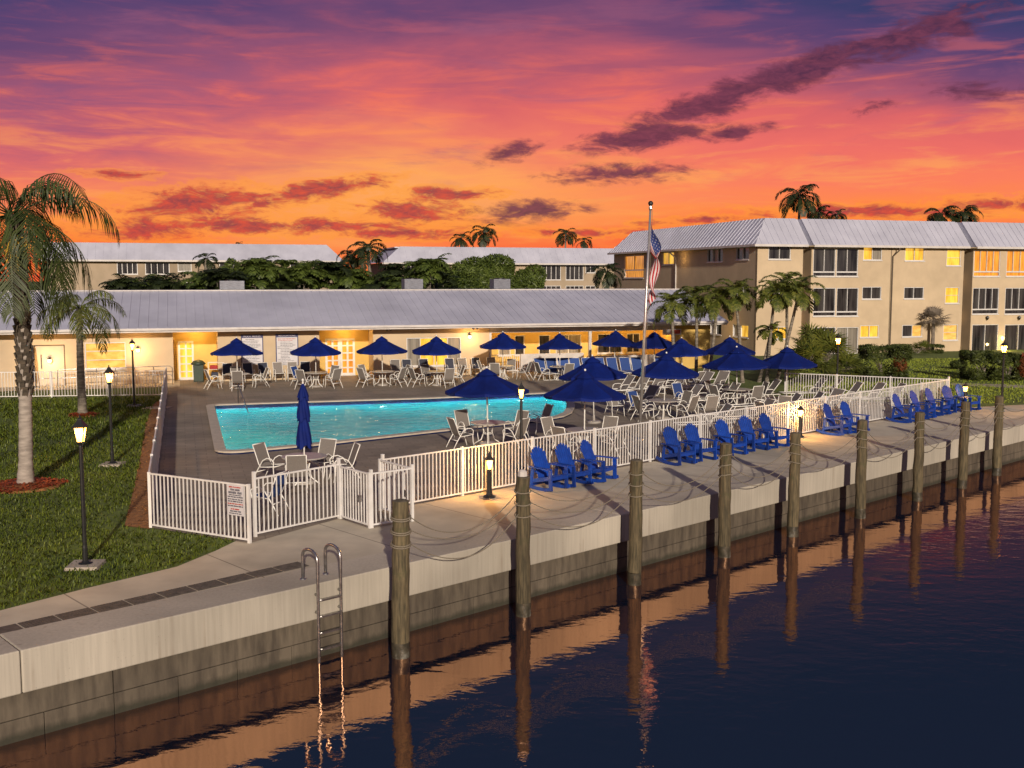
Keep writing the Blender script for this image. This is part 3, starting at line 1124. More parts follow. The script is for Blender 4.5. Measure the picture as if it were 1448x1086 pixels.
def blades(name, poly, n, m, h, wd, near=None):
    p = scatter_in(poly, n)
    if near is not None:
        keep = NPR.uniform(0, 1, len(p)) < np.clip((near / np.maximum(p[:, 1], 1)) ** 1.6, 0.05, 1)
        p = p[keep]
    worn = np.sin(p[:, 0] * 1.1 + 2 * np.sin(p[:, 1] * 0.45)) + np.sin(p[:, 1] * 0.8 + 1.7 * np.sin(p[:, 0] * 0.6)) + 0.6 * np.sin(p[:, 0] * 3.1 + p[:, 1] * 2.3)
    p = p[NPR.uniform(0, 1, len(p)) < np.clip(0.95 - 0.55 * np.clip(worn - 0.9, 0, 1), 0, 1)]
    k = len(p)
    sc = np.clip(p[:, 1] / 30.0, 0.8, 2.0) if near is not None else np.ones(k)
    a = NPR.uniform(0, 2 * math.pi, k)
    hh = h * NPR.uniform(0.5, 1.35, k) * sc
    ww = wd * NPR.uniform(0.7, 1.3, k) * sc
    lean = NPR.uniform(0.2, 1.1, k) * hh
    d = np.column_stack([np.cos(a), np.sin(a), np.zeros(k)])
    s = np.column_stack([-np.sin(a), np.cos(a), np.zeros(k)])
    z = np.array([0, 0, 1.0])
    b = np.column_stack([p, np.full(k, -0.012)])
    mid = b + d * (lean * 0.35)[:, None] + z * (hh * 0.65)[:, None]
    tip = b + d * lean[:, None] + z * (hh * 0.95)[:, None]
    v = np.stack([b - s * ww[:, None], b + s * ww[:, None], mid + s * (ww * 0.8)[:, None], tip, mid - s * (ww * 0.8)[:, None]], 1)
    o = fast_mesh(name, v, 5, m, kind='stuff')
    return o


lawn_l = [G(-160, 902), G(0, 862), G(120, 831), G(250, 800), G(306, 777), G(338, 762), G(212, 749), G(178, 745), G(197, 660), G(207, 600), G(217, 572), G(234, 561), G(0, 566), G(-260, 574)]
blades("lawn_grass", lawn_l, 210000, M['grass_blade'], 0.085, 0.0095, near=21)
# strips of pavement on the lawn side of the pool house
lw = Frame(FR_O, RZ_U)
st = MB()
st.sheet(lst([FR_O - U * 30 - V * 1.6, FR_O + U * 2.6 - V * 2.2, FR_O + U * 2.6 + V * 1.0, FR_O - U * 30 + V * 1.0]), 0.004)
st.build("path", M['concrete'], kind='structure')
# ------------------------------------------------------------------ fences
def fence_run(name, p0, p1, label, cat, group=None, h=1.22, posts=2.4, end_posts=(1, 1), tall=0.0, gap=0.115, sign=None, pick=0.022):
    d = p1 - p0
    L_ = math.hypot(d.x, d.y)
    t = thing(name, label, cat, (p0.x, p0.y, 0), math.atan2(d.y, d.x), group)
    n = max(1, round(L_ / posts))
    pk = MB()
    k = max(2, round(L_ / gap))
    for i in range(1, k):
        x = L_ * i / k
        pk.box((x, 0, h / 2 + 0.02), (pick, pick, h - 0.10))
    pk.build("pickets", M['white_paint'], t)
    for z, hh in ((h - 0.02, 0.035), (0.07, 0.035)):
        r = MB()
        r.box((L_ / 2, 0, z), (L_ - 0.05, 0.036, hh))
        r.build("rail", M['white_paint'], t)
    for i in range(n + 1):
        if (i == 0 and not end_posts[0]) or (i == n and not end_posts[1]):
            continue
        p = MB()
        top = h + (tall if i in (0, n) else 0.02)
        p.box((L_ * i / n, 0, top / 2), (0.062, 0.062, top))
        p.box((L_ * i / n, 0, top + 0.006), (0.074, 0.074, 0.014), taper=0.7)
        p.build("post", M['white_paint'], t)
    return t


FG = "white picket pool fence runs"
fence_run("picket_fence", F0[0], F0[1], "white picket fence receding between the mulch bed and the brown pool deck", "fence", FG, end_posts=(1, 1))
ff = fence_run("picket_fence", F0[1], F0[2], "short white picket fence at the lawn edge carrying the warning sign", "fence", FG, end_posts=(0, 1))
fence_run("picket_fence", F0[3], F0[4], "white picket fence beside the warning sign in front of the closed umbrella", "fence", FG, tall=0.12, h=1.26)
gt = fence_run("pool_gate", F0[4] + (F0[5] - F0[4]) * 0.03, F0[5], "white picket gate leaf angled towards the walkway below the closed umbrella", "gate", end_posts=(1, 1))
lk = MB(); lk.box((0.9, -0.05, 0.62), (0.10, 0.05, 0.14)); lk.build("latch", M['steel'], gt)
fence_run("picket_fence", F0[5] + (F0[6] - F0[5]) * 0.04, F0[6], "short white picket fence just behind the nearest thick wooden pile", "fence", FG, tall=0.06)
gt2 = fence_run("pool_gate", F0[6] + (F0[7] - F0[6]) * 0.05, F0[7], "white picket gate closing the gap before the long quayside fence", "gate", end_posts=(0, 1))
lk = MB(); lk.box((0.1, 0.05, 0.62), (0.10, 0.05, 0.14)); lk.build("latch", M['steel'], gt2)
fence_run("picket_fence", F0[7] + (F0[8] - F0[7]).normalized() * 0.08, F0[8], "long white picket fence behind the blue chairs along the quay", "fence", FG, tall=0.1)
fence_run("picket_fence", F0[8] + (F0[9] - F0[8]).normalized() * 0.08, G(1110, 565), "white picket fence behind the sun loungers at the lawn end of the deck", "fence", FG)
a = G(-90, 564); b = G(233, 560)
fence_run("picket_fence", a, b, "white picket fence between the left lawn and the pool house wall", "fence", FG, h=1.2, gap=0.13)

# warning sign on the fence
d = F0[2] - F0[1]
Lf = math.hypot(d.x, d.y)
sg = thing("warning_sign", "white rectangular warning sign with black and red lines on the short fence", "sign", F0[1] + d * 0.885 + Vector((0, 0, 1.17)), math.atan2(d.y, d.x))
s_ = MB(); s_.bx(-0.225, 0.225, -0.036, -0.024, -0.62, 0.02); s_.build("sign_board", M['sign_white'], sg)


def text_lines(parent, rows, x0, x1, y, m_of, seed=3):
    """rows of broken strokes that read as lines of print too small to make out: (z, height, start, end, material)"""
    rr = random.Random(seed)
    by = {}
    for z, hh, a, b, mk in rows:
        mb = by.setdefault(mk, MB())
        x = x0 + (x1 - x0) * a
        end = x0 + (x1 - x0) * b
        while x < end:
            wl = min(end - x, hh * rr.uniform(0.9, 4.2))
            if wl > hh * 0.3:
                # letters inside the word
                q = x
                while q < x + wl:
                    lw = hh * rr.uniform(0.28, 0.55)
                    lw = min(lw, x + wl - q)
                    mb.bx(q, q + lw, y - 0.004, y, z - hh / 2 * rr.uniform(0.75, 1), z + hh / 2 * rr.uniform(0.75, 1))
                    q += lw + hh * 0.16
            x += wl + hh * 0.5
    for mk, mb in by.items():
        mb.build("lettering", M[mk], parent)


rows = [(-0.03, .03, .12, .85, 'sign_red'), (-0.085, .045, .2, .8, 'sign_grey'), (-0.145, .055, .08, .92, 'sign_grey'), (-0.195, .022, .1, .9, 'sign_grey'), (-0.235, .03, .02, .98, 'sign_grey'),
        (-0.285, .028, .02, .98, 'sign_grey'), (-0.33, .034, .04, .95, 'sign_grey'), (-0.38, .026, .02, .98, 'sign_red'), (-0.425, .03, .02, .98, 'sign_grey'), (-0.49, .03, .2, .75, 'sign_red'), (-0.535, .034, .15, .85, 'sign_grey'), (-0.58, .022, .1, .9, 'sign_grey')]
text_lines(sg, rows, -0.215, 0.215, -0.0365, None, 5)

# ------------------------------------------------------------------ mooring piles and ropes
PX = [(567, 928, 709), (740, 870, 675), (897, 826, 651), (1024, 787, 628), (1121, 758, 613), (1216, 732, 595), (1297, 708, 584), (1360, 690, 569), (1409, 672, 561)]
ORD = ["first", "second", "third", "fourth", "fifth", "sixth", "seventh", "eighth", "ninth", "tenth", "eleventh", "twelfth", "thirteenth"]
PDESC = ["thickest wooden mooring pile, nearest the steel ladder, with rope coils wound round it", "second wooden mooring pile from the ladder with a pale cap on top",
         "third wooden mooring pile from the ladder, standing in dark water beside the seawall", "fourth wooden mooring pile from the ladder, below the row of five blue chairs",
         "fifth wooden mooring pile from the ladder, at the end of the five blue chairs", "sixth wooden mooring pile from the ladder, in front of the pair of blue chairs",
         "seventh wooden mooring pile from the ladder, left of the farthest blue chairs", "eighth wooden mooring pile from the ladder, in front of the farthest blue chairs",
         "ninth and farthest wooden mooring pile from the ladder, near the right lawn"]
piles = []
for i, (px, yw, yt) in enumerate(PX):
    b = G(px, yw, WATER_Z)
    top = at(px, yt, b.y).z
    r = 0.146 if i else 0.156
    o = thing("mooring_pile", PDESC[i], "pile", (b.x, b.y, WATER_Z), 0, "wooden mooring piles along the seawall")
    rr = random.Random(40 + i)
    o.rotation_euler = (R(rr.uniform(-.7, .7)), R(rr.uniform(-.7, .7)), rr.uniform(0, 6.28))
    mb = MB()
    pts = []; rad = []
    for k in range(11):
        t_ = k / 10
        pts.append((rr.uniform(-.012, .012), rr.uniform(-.012, .012), 0.28 + t_ * (top - WATER_Z - 0.28)))
        rad.append(r * (1.06 - 0.10 * t_) * rr.uniform(0.975, 1.025))
    mb.tube(pts, rad, 16, cap=False)
    mb.build("shaft", M['pile_wood'], o, smooth=True)
    wb = MB()
    wb.tube([(0, 0, -1.6), (0, 0, 0.1), (pts[0][0], pts[0][1], 0.2), pts[0]], [r * 1.08, r * 1.08, r * 1.075, rad[0]], 16, cap=False)
    wb.build("wet_foot", M['pile_wet'], o, smooth=True)
    cpb = MB()
    zt = top - WATER_Z
    cpb.lathe([(rad[-1] * 1.0, zt - 0.004), (rad[-1] * 0.97, zt + 0.012), (rad[-1] * 0.6, zt + 0.03), (0.01, zt + 0.035)], 16, (pts[-1][0], pts[-1][1], 0))
    cpb.build("pile_top", M['pile_end'], o)
    if i == 1:
        c = MB(); c.lathe([(0.10, zt + 0.03), (0.095, zt + 0.12), (0.05, zt + 0.16)], 8, (0, 0, 0)); c.build("pale_cap", M['trim'], o)
    # rope rings nailed round the pile
    heights = (top - 0.25, top - 0.50, top - 0.74)
    rg = MB()
    for h_ in heights:
        zz = h_ - WATER_Z
        loop = []
        for k in range(17):
            a_ = 2 * math.pi * k / 16
            loop.append(((r + 0.02) * math.cos(a_), (r + 0.02) * math.sin(a_), zz + 0.03 * math.sin(a_ + i) - 0.02))
        rg.tube(loop, 0.014, 6, cap=False)
        if i == 0:
            rg.tube([(q[0] * 1.03, q[1] * 1.03, q[2] - 0.035) for q in loop], 0.014, 6, cap=False)
    rg.build("rope_ring", M['rope'], o, smooth=True)
    piles.append((b.x, b.y, top, r, heights))
HN = ["upper", "middle", "lower"]
for i in range(len(piles) - 1):
    a, b = piles[i], piles[i + 1]
    for k in range(3):
        pa = Vector((a[0], a[1], a[4][k])); pb = Vector((b[0], b[1], b[4][k]))
        dd = (pb - pa).normalized()
        pa += dd * a[3]; pb -= dd * b[3]
        rr = random.Random(i * 3 + k)
        sag = rr.uniform(0.42, 0.6) if i == 0 else rr.uniform(0.38, 0.58)
        pts = []
        for q in range(25):
            t_ = q / 24
            p = pa.lerp(pb, t_)
            p.z -= sag * 4 * t_ * (1 - t_) + 0.01 * math.sin(9 * t_ + k)
            pts.append(p - pa)
        mb = MB(); mb.tube(pts, 0.0105, 6)
        o = mb.build("mooring_rope", M['rope'], None, smooth=True, loc=pa)
        tag(o, f"{HN[k]} of the three ropes sagging between the {ORD[i]} and {ORD[i+1]} wooden piles", "rope", "mooring ropes slung between the piles")
a = piles[-1]
for k in range(3):
    pts = []
    for q in range(15):
        t_ = q / 14
        pts.append((t_ * 3.4 * S.x, t_ * 3.4 * S.y, -0.45 * 4 * t_ * (1 - t_) * 0.9 - 0.02 * k))
    mb = MB(); mb.tube(pts, 0.0105, 6)
    o = mb.build("mooring_rope", M['rope'], None, smooth=True, loc=(a[0], a[1], a[4][k]))
    tag(o, f"{HN[k]} of the three ropes running right from the farthest wooden pile", "rope", "mooring ropes slung between the piles")

# ------------------------------------------------------------------ ladder on the seawall
lp = fw.loc(G(450, 828))
lad = thing("dock_ladder", "grey steel dock ladder with looped handrails hanging down the seawall into water", "ladder", wall_pt(lp.x, 0.0), RZ_S)
for s, xx in enumerate((0.0, 0.48)):
    pts = [(xx, 0.42, 0.02), (xx, 0.42, 0.42)]
    for k in range(9):
        a_ = math.pi * k / 8
        pts.append((xx, 0.18 + 0.24 * math.cos(a_), 0.46 + 0.14 * math.sin(a_)))
    pts += [(xx, -0.07, 0.40), (xx, -0.07, 0.0), (xx, -0.07, -1.0), (xx, -0.07, -1.36), (xx, -0.05, -1.9)]
    r_ = MB(); r_.tube(pts, 0.030, 8); r_.build("side_rail", M['steel'], lad, smooth=True)
    for z in (-0.18, -0.5):
        b = MB(); b.tube([(xx, -0.07, z), (xx, 0.0, z)], 0.03, 8); b.build("bracket", M['steel'], lad, smooth=True)
    f = MB(); f.lathe([(0.07, 0.013), (0.06, 0.03), (0.03, 0.04)], 10, (xx, 0.42, 0)); f.build("foot_flange", M['steel'], lad)
for z in (-0.28, -0.58, -0.88, -1.18, -1.50):
    rg = MB(); rg.tube([(0.0, -0.07, z), (0.48, -0.07, z)], 0.024, 8)
    rg.box((0.24, -0.085, z + 0.005), (0.40, 0.075, 0.03))
    rg.build("rung", M['steel'], lad)

# ------------------------------------------------------------------ lamp posts
def lantern(parent, z, s, watts, n=4):
    g = MB()
    g.lathe([(0.075 * s, z), (0.125 * s, z + 0.26 * s)], n, rot0=math.pi / 4)
    g.build("lamp_glass", M['lamp_glass'], parent)
    fr = MB()
    fr.lathe([(0.03 * s, z - 0.10 * s), (0.06 * s, z - 0.05 * s), (0.085 * s, z - 0.012 * s), (0.085 * s, z - 0.001)], n, rot0=math.pi / 4)
    for k in range(4):
        a_ = math.pi / 4 + k * math.pi / 2
        c, s2 = math.cos(a_), math.sin(a_)
        fr.tube([(0.079 * s * c, 0.079 * s * s2, z), (0.130 * s * c, 0.130 * s * s2, z + 0.262 * s)], 0.011 * s, 4)
    fr.build("lantern_frame", M['black_metal'], parent)
    rf = MB()
    rf.lathe([(0.165 * s, z + 0.262 * s), (0.165 * s, z + 0.275 * s), (0.085 * s, z + 0.36 * s), (0.05 * s, z + 0.40 * s), (0.05 * s, z + 0.42 * s), (0.015 * s, z + 0.45 * s), (0.022 * s, z + 0.475 * s), (0.004, z + 0.50 * s)], n, rot0=math.pi / 4)
    rf.build("lantern_roof", M['black_metal'], parent)
    if watts:
        lamp((0, 0, z + 0.15 * s), watts * 1.3, (1.0, 0.56, 0.2), 0.04, parent=parent)


def lamp_post(px, py, ytop, label, pad=True, watts=26, s=1.0, lean=0.0):
    b = G(px, py)
    H = at(px, ytop, b.y).z
    t = thing("street_lamp", label, "lamp post", b, random.uniform(0, 0.3), "black lamp posts round the pool")
    zl = H - 0.50 * s
    p = MB()
    p.lathe([(0.085, 0.03), (0.085, 0.07), (0.055, 0.10), (0.05, 0.35), (0.043, 0.40), (0.040, zl - 0.10 * s), (0.028, zl - 0.06 * s)], 10)
    p.build("pole", M['black_metal'], t, smooth=False)
    f = MB(); f.lathe([(0.13, 0.045 if pad else 0.0), (0.13, 0.06), (0.09, 0.075)], 10); f.build("base_flange", M['black_metal'], t)
    if pad:
        q = MB(); q.box((0, 0, 0.01), (0.62, 0.62, 0.075), taper=0.94); q.build("base_pad", M['pad'], t, bevel=0.01)
    lantern(t, zl, s, watts)
    return t


lamp_post(121, 800, 586, "nearest black lamp post, on a concrete pad in the left lawn", watts=130, s=1.02)
lamp_post(159, 657, 516, "second black lamp post in the left lawn, beside the mulch bed", watts=130)
lamp_post(190, 574, 478, "farthest lamp post of the left lawn, before the lit pool house wall", watts=130)
lamp_post(737, 664, 539, "black lamp post inside the long fence, standing before the pool's right end", pad=False, watts=70, s=0.95)
lamp_post(1183, 559, 471, "black lamp post by the palmettos at the back of the lounger area", pad=False, watts=170)
lamp_post(1416, 578, 481, "tall black lamp post at the right edge of the lawn by the walkway", pad=False, watts=240)


def bollard(px, py, ytop, label, watts, s=0.9):
    b = G(px, py)
    H = at(px, ytop, b.y).z
    t = thing("bollard_lamp", label, "path light", b, 0.2, "low lantern path lights")
    zl = H - 0.5 * s
    p = MB()
    p.lathe([(0.16, 0.0), (0.15, 0.03), (0.09, 0.06), (0.075, 0.12), (0.065, 0.2), (0.06, zl - 0.1 * s), (0.04, zl - 0.05 * s)], 8)
    p.build("post", M['black_metal'], t)
    lantern(t, zl, s, watts)
    return t


bollard(692, 703, 638, "low lantern path light on the quay beside the three blue chairs", 170)
bollard(1131, 618, 572, "low lantern path light at the fence beyond the five blue chairs", 210, 0.8)
bollard(1364, 580, 540, "low lantern path light on the grass behind the farthest blue chairs", 28, 0.8)

# ------------------------------------------------------------------ flagpole and flag
fb = G(904, 622)
ft = at(920, 292, fb.y)
fpole = thing("flagpole", "tall leaning steel flagpole with ball finial standing inside the quayside fence", "flagpole", fb)
tp = ft - fb
p = MB(); p.tube([(0, 0, 0), tp * 0.5, tp], [0.055, 0.048, 0.036], 12); p.build("pole", M['pole_metal'], fpole, smooth=True)
bl = MB()
prof = [(0.085 * math.cos(a_), 0.085 * math.sin(a_)) for a_ in [R(-80 + 20 * k) for k in range(9)]]
bl.lathe(prof, 12, tp + Vector((0, 0, 0.10))); bl.build("finial", M['black_metal'], fpole, smooth=True)
tk = MB(); tk.lathe([(0.05, -0.12), (0.06, -0.06), (0.05, 0.0), (0.03, 0.04)], 10, tp); tk.build("truck", M['steel'], fpole)
fl = MB(); fl.lathe([(0.16, 0), (0.15, 0.04), (0.07, 0.1)], 12); fl.build("base_flange", M['steel'], fpole)
hp = MB(); hp.tube([tp * 0.985 + Vector((0.07, -0.02, 0)), tp * 0.6 + Vector((0.085, -0.03, 0)), tp * 0.2 + Vector((0.07, -0.02, 0))], 0.006, 5); hp.build("halyard", M['rope'], fpole)

# the flag hangs limp: canton at the top, fly end fallen straight down in folds
NA, NB = 60, 39
mb = MB()
pole_at = lambda t_: fb + tp * t_
z_top = at(920, 316, fb.y).z; z_bot = at(932, 436, fb.y).z
hang = z_top - z_bot
vs = []
for i in range(NA + 1):
    a = i / NA
    for j in range(NB + 1):
        b = j / NB
        # along the hoist b runs down the pole; the fly a falls away down and a little outward
        z = z_top - b * 0.86 * (1 - 0.18 * a) - a * (hang - 0.74) - 0.05 * math.sin(a * 8 + b * 3)
        s_ = 0.40 * (0.5 - 0.5 * math.cos(2 * math.pi * min(a * 1.25, 1.25)))
        wide = 0.10 + 0.30 * min(1.0, a * 3.0)
        t_ = (z - fb.z) / tp.z
        base = pole_at(t_)
        x = base.x + 0.05 + s_ * 0.45 + wide * 0.45 * (0.5 + 0.5 * math.sin(b * 7.0 + a * 4.0)) * min(1, a * 5)
        y = base.y - 0.04 - 0.10 * math.cos(b * 7.0 + a * 4.0) * min(1, a * 4) - 0.08 * math.sin(2 * math.pi * a * 1.25)
        vs.append((x - fb.x, y - fb.y, z - fb.z))
fs = []; mi = []
for i in range(NA):
    for j in range(NB):
        q = i * (NB + 1) + j
        fs.append((q, q + 1, q + NB + 2, q + NB + 1))
        a = (i + .5) / NA; b = (j + .5) / NB
        if a < 0.42 and b < 7 / 13:
            star = (i % 4 == 2) and (j % 4 == 2)
            mi.append(1 if star else 2)
        else:
            mi.append(0 if int(b * 13) % 2 == 0 else 1)
mb.v = vs; mb.f = fs; mb.mi = mi
flag = mb.build("flag", [M['flag_red'], M['flag_white'], M['flag_blue']], None, smooth=True, loc=fb, fix=False)
tag(flag, "limp red, white and blue striped flag hanging from the leaning flagpole", "flag")

# ------------------------------------------------------------------ patio furniture, one of each kind
def make_umbrella(m_c, closed=False):
    root = raw("patio_umbrella")
    if not closed:
        c = MB()
        n = 8; Rr = 1.30; zr = 1.80; za = 2.46; seg = 5
        vs = []
        for k in range(n * 4):
            a_ = 2 * math.pi * k / (n * 4)
            ph = (k % 4) / 4
            chord = math.cos(math.pi / n) / math.cos((ph - 0.5) * 2 * math.pi / n)
            for q in range(seg + 1):
                t_ = 0.11 + (1 - 0.11) * q / seg
                sag = 0.035 * math.sin(math.pi * t_) + 0.06 * math.sin(math.pi * ph) * t_
                r_ = Rr * t_ * chord
                z = za - (za - zr) * t_ ** 1.04 - sag
                vs.append((r_ * math.cos(a_), r_ * math.sin(a_), z))
            vs.append((Rr * 1.003 * chord * math.cos(a_), Rr * 1.003 * chord * math.sin(a_), zr - 0.10 - 0.03 * math.sin(math.pi * ph)))
        w_ = seg + 2
        fs = []
        for k in range(n * 4):
            k2 = (k + 1) % (n * 4)
            for q in range(seg + 1):
                fs.append((k * w_ + q, k * w_ + q + 1, k2 * w_ + q + 1, k2 * w_ + q))
        c.add(vs, fs)
        co = c.build("canopy", m_c, root)
        v = MB()
        v.lathe([(0.34, za - 0.145), (0.30, za - 0.11), (0.15, za - 0.01), (0.02, za + 0.075)], 8, cap=False)
        v.build("vent_cap", m_c, co)
        for k in range(n):
            a_ = 2 * math.pi * k / n
            r_ = MB(); r_.tube([(0.04 * math.cos(a_), 0.04 * math.sin(a_), za - 0.10), (Rr * 0.98 * math.cos(a_), Rr * 0.98 * math.sin(a_), zr - 0.03)], 0.011, 4)
            r_.tube([(0.04 * math.cos(a_), 0.04 * math.sin(a_), 1.72), (Rr * 0.55 * math.cos(a_), Rr * 0.55 * math.sin(a_), za - 0.10 - (za - zr) * 0.54)], 0.008, 4)
            r_.build("rib", M['white_metal'], root)
        zt = za + 0.07
    else:
        zt = 2.72
        for z0, z1, r0, r1, nm in ((0.98, 1.75, 0.19, 0.10, "canopy"), (1.70, 2.32, 0.165, 0.09, "canopy_fold"), (2.26, 2.66, 0.15, 0.03, "canopy_top")):
            c = MB()
            n = 40
            prof = []
            vs = []
            for q in range(7):
                t_ = q / 6
                rr_ = (r0 + (r1 - r0) * t_) * (1 + 0.12 * math.sin(math.pi * t_))
                for k in range(n):
                    a_ = 2 * math.pi * k / n
                    fl_ = 1 + 0.16 * math.sin(8 * a_ + 0.7 * q) * (1 - 0.5 * t_)
                    zz = z0 + (z1 - z0) * t_ + (0.06 * math.sin(4 * a_ + 1) if q == 0 else 0)
                    vs.append((rr_ * fl_ * math.cos(a_), rr_ * fl_ * math.sin(a_), zz))
            fs = [(q * n + k, q * n + (k + 1) % n, (q + 1) * n + (k + 1) % n, (q + 1) * n + k) for q in range(6) for k in range(n)]
            c.add(vs, fs)
            c.build(nm, m_c, root, smooth=True)
    p = MB(); p.tube([(0, 0, 0.05), (0, 0, zt)], 0.022, 8); p.build("pole", M['white_metal'], root, smooth=True)
    f = MB(); f.lathe([(0.008, zt), (0.035, zt + 0.02), (0.035, zt + 0.05), (0.012, zt + 0.075)], 8); f.build("finial", M['white_metal'], root, smooth=True)
    b = MB(); b.lathe([(0.27, 0.0), (0.27, 0.05), (0.22, 0.08), (0.05, 0.10), (0.045, 0.30)], 16); b.build("base", M['table'], root)
    return root


def make_table():
    root = raw("patio_table")
    t = MB(); t.lathe([(0.56, 0.69), (0.60, 0.70), (0.60, 0.725), (0.575, 0.735)], 24); t.build("tabletop", M['table'], root)
    for k in range(4):
        a_ = math.pi / 4 + k * math.pi / 2
        c, s = math.cos(a_), math.sin(a_)
        l = MB(); l.tube([(0.20 * c, 0.20 * s, 0.69), (0.13 * c, 0.13 * s, 0.42), (0.22 * c, 0.22 * s, 0.16), (0.46 * c, 0.46 * s, 0.015)], 0.02, 6)
        l.build("leg", M['white_metal'], root, smooth=True)
    r = MB()
    r.tube([(0.16 * math.cos(2 * math.pi * k / 12), 0.16 * math.sin(2 * math.pi * k / 12), 0.36) for k in range(13)], 0.013, 5, cap=False)
    r.build("stretcher", M['white_metal'], root, smooth=True)
    return root


def sheet_between(mb, left, right, thick=0.012):
    """a sling stretched between two side rails"""
    n = len(left)
    vs = [Vector(p) for p in left] + [Vector(p) for p in right]
    fs = [(i, i + 1, n + i + 1, n + i) for i in range(n - 1)]
    mb.add(vs, fs)
    off = Vector((0, 0, -thick))
    vs2 = [p + off for p in vs]
    mb.add(vs2, [tuple(reversed(f)) for f in fs])


def make_chair(sm):
    """sling dining chair facing +y"""
    root = raw("patio_chair")
    for sx in (-0.26, 0.26):
        f = MB()
        f.tube([(sx, -0.46, 0.01), (sx, -0.34, 0.22), (sx, -0.22, 0.40), (sx * 1.02, -0.10, 0.58), (sx * 1.02, 0.04, 0.65), (sx * 1.02, 0.18, 0.635), (sx * 1.02, 0.26, 0.56), (sx, 0.24, 0.40), (sx, 0.25, 0.2), (sx, 0.30, 0.01)], 0.0155, 6)
        f.build("side_frame", M['white_metal'], root, smooth=True)
        r = MB()
        r.tube([(sx * 0.96, 0.27, 0.435), (sx * 0.96, 0.0, 0.405), (sx * 0.96, -0.19, 0.39), (sx * 0.96, -0.25, 0.48), (sx * 0.96, -0.35, 0.75), (sx * 0.96, -0.44, 0.98)], 0.0145, 6)
        r.build("sling_rail", M['white_metal'], root, smooth=True)
    for y, z in ((-0.44, 0.98), (0.27, 0.43), (-0.30, 0.26)):
        c = MB(); c.tube([(-0.25, y, z), (0.25, y, z)], 0.0145, 6); c.build("cross_bar", M['white_metal'], root, smooth=True)
    s = MB(); sheet_between(s, [(-0.24, 0.26, 0.432), (-0.24, 0.0, 0.395), (-0.24, -0.18, 0.388)], [(0.24, 0.26, 0.432), (0.24, 0.0, 0.395), (0.24, -0.18, 0.388)]); s.build("seat", sm, root)
    b = MB(); sheet_between(b, [(-0.24, -0.19, 0.40), (-0.24, -0.26, 0.50), (-0.24, -0.35, 0.75), (-0.24, -0.435, 0.97)], [(0.24, -0.19, 0.40), (0.24, -0.26, 0.50), (0.24, -0.35, 0.75), (0.24, -0.435, 0.97)]); b.build("backrest", sm, root)
    return root


def make_lounger(sm, back=50, arms=True):
    """sling chaise: foot towards +y, head at -y"""
    root = raw("sun_lounger")
    cb, sb = math.cos(R(back)), math.sin(R(back))
    hy = -0.35 - 0.78 * cb; hz = 0.37 + 0.78 * sb
    for sx in (-0.31, 0.31):
        f = MB()
        f.tube([(sx, 1.18, 0.36), (sx, 0.5, 0.355), (sx, -0.35, 0.37), (sx, -0.80, 0.37)], 0.0175, 6)
        f.build("side_rail", M['white_metal'], root, smooth=True)
        b = MB(); b.tube([(sx * 0.97, -0.35, 0.385), (sx * 0.97, hy, hz)], 0.0165, 6); b.build("back_rail", M['white_metal'], root, smooth=True)
        for y0, y1 in ((0.82, 0.98), (-0.45, -0.66)):
            l = MB(); l.tube([(sx, y0, 0.36), (sx, (y0 + y1) / 2, 0.18), (sx, y1, 0.012)], 0.0165, 6); l.build("leg", M['white_metal'], root, smooth=True)
        if arms:
            a = MB(); a.tube([(sx * 1.06, 0.02, 0.36), (sx * 1.06, -0.02, 0.54), (sx * 1.06, -0.12, 0.60), (sx * 1.06, -0.40, 0.60), (sx * 1.02, -0.50, 0.55)], 0.0165, 6); a.build("armrest", M['white_metal'], root, smooth=True)
    for p, q in (((-0.31, 1.18, 0.36), (0.31, 1.18, 0.36)), ((-0.30, hy, hz), (0.30, hy, hz)), ((-0.31, -0.80, 0.37), (0.31, -0.80, 0.37)), ((-0.31, 0.98, 0.014), (0.31, 0.98, 0.014)), ((-0.31, -0.66, 0.014), (0.31, -0.66, 0.014))):
        c = MB(); c.tube([p, q], 0.015, 6); c.build("cross_bar", M['white_metal'], root, smooth=True)
    s = MB(); sheet_between(s, [(-0.295, 1.16, 0.365), (-0.295, 0.4, 0.335), (-0.295, -0.34, 0.375)], [(0.295, 1.16, 0.365), (0.295, 0.4, 0.335), (0.295, -0.34, 0.375)]); s.build("seat", sm, root)
    b = MB(); sheet_between(b, [(-0.295, -0.36, 0.395), (-0.295, -0.35 - 0.4 * cb, 0.36 + 0.4 * sb), (-0.295, hy + 0.01, hz)], [(0.295, -0.36, 0.395), (0.295, -0.35 - 0.4 * cb, 0.36 + 0.4 * sb), (0.295, hy + 0.01, hz)]); b.build("backrest", sm, root)
    return root


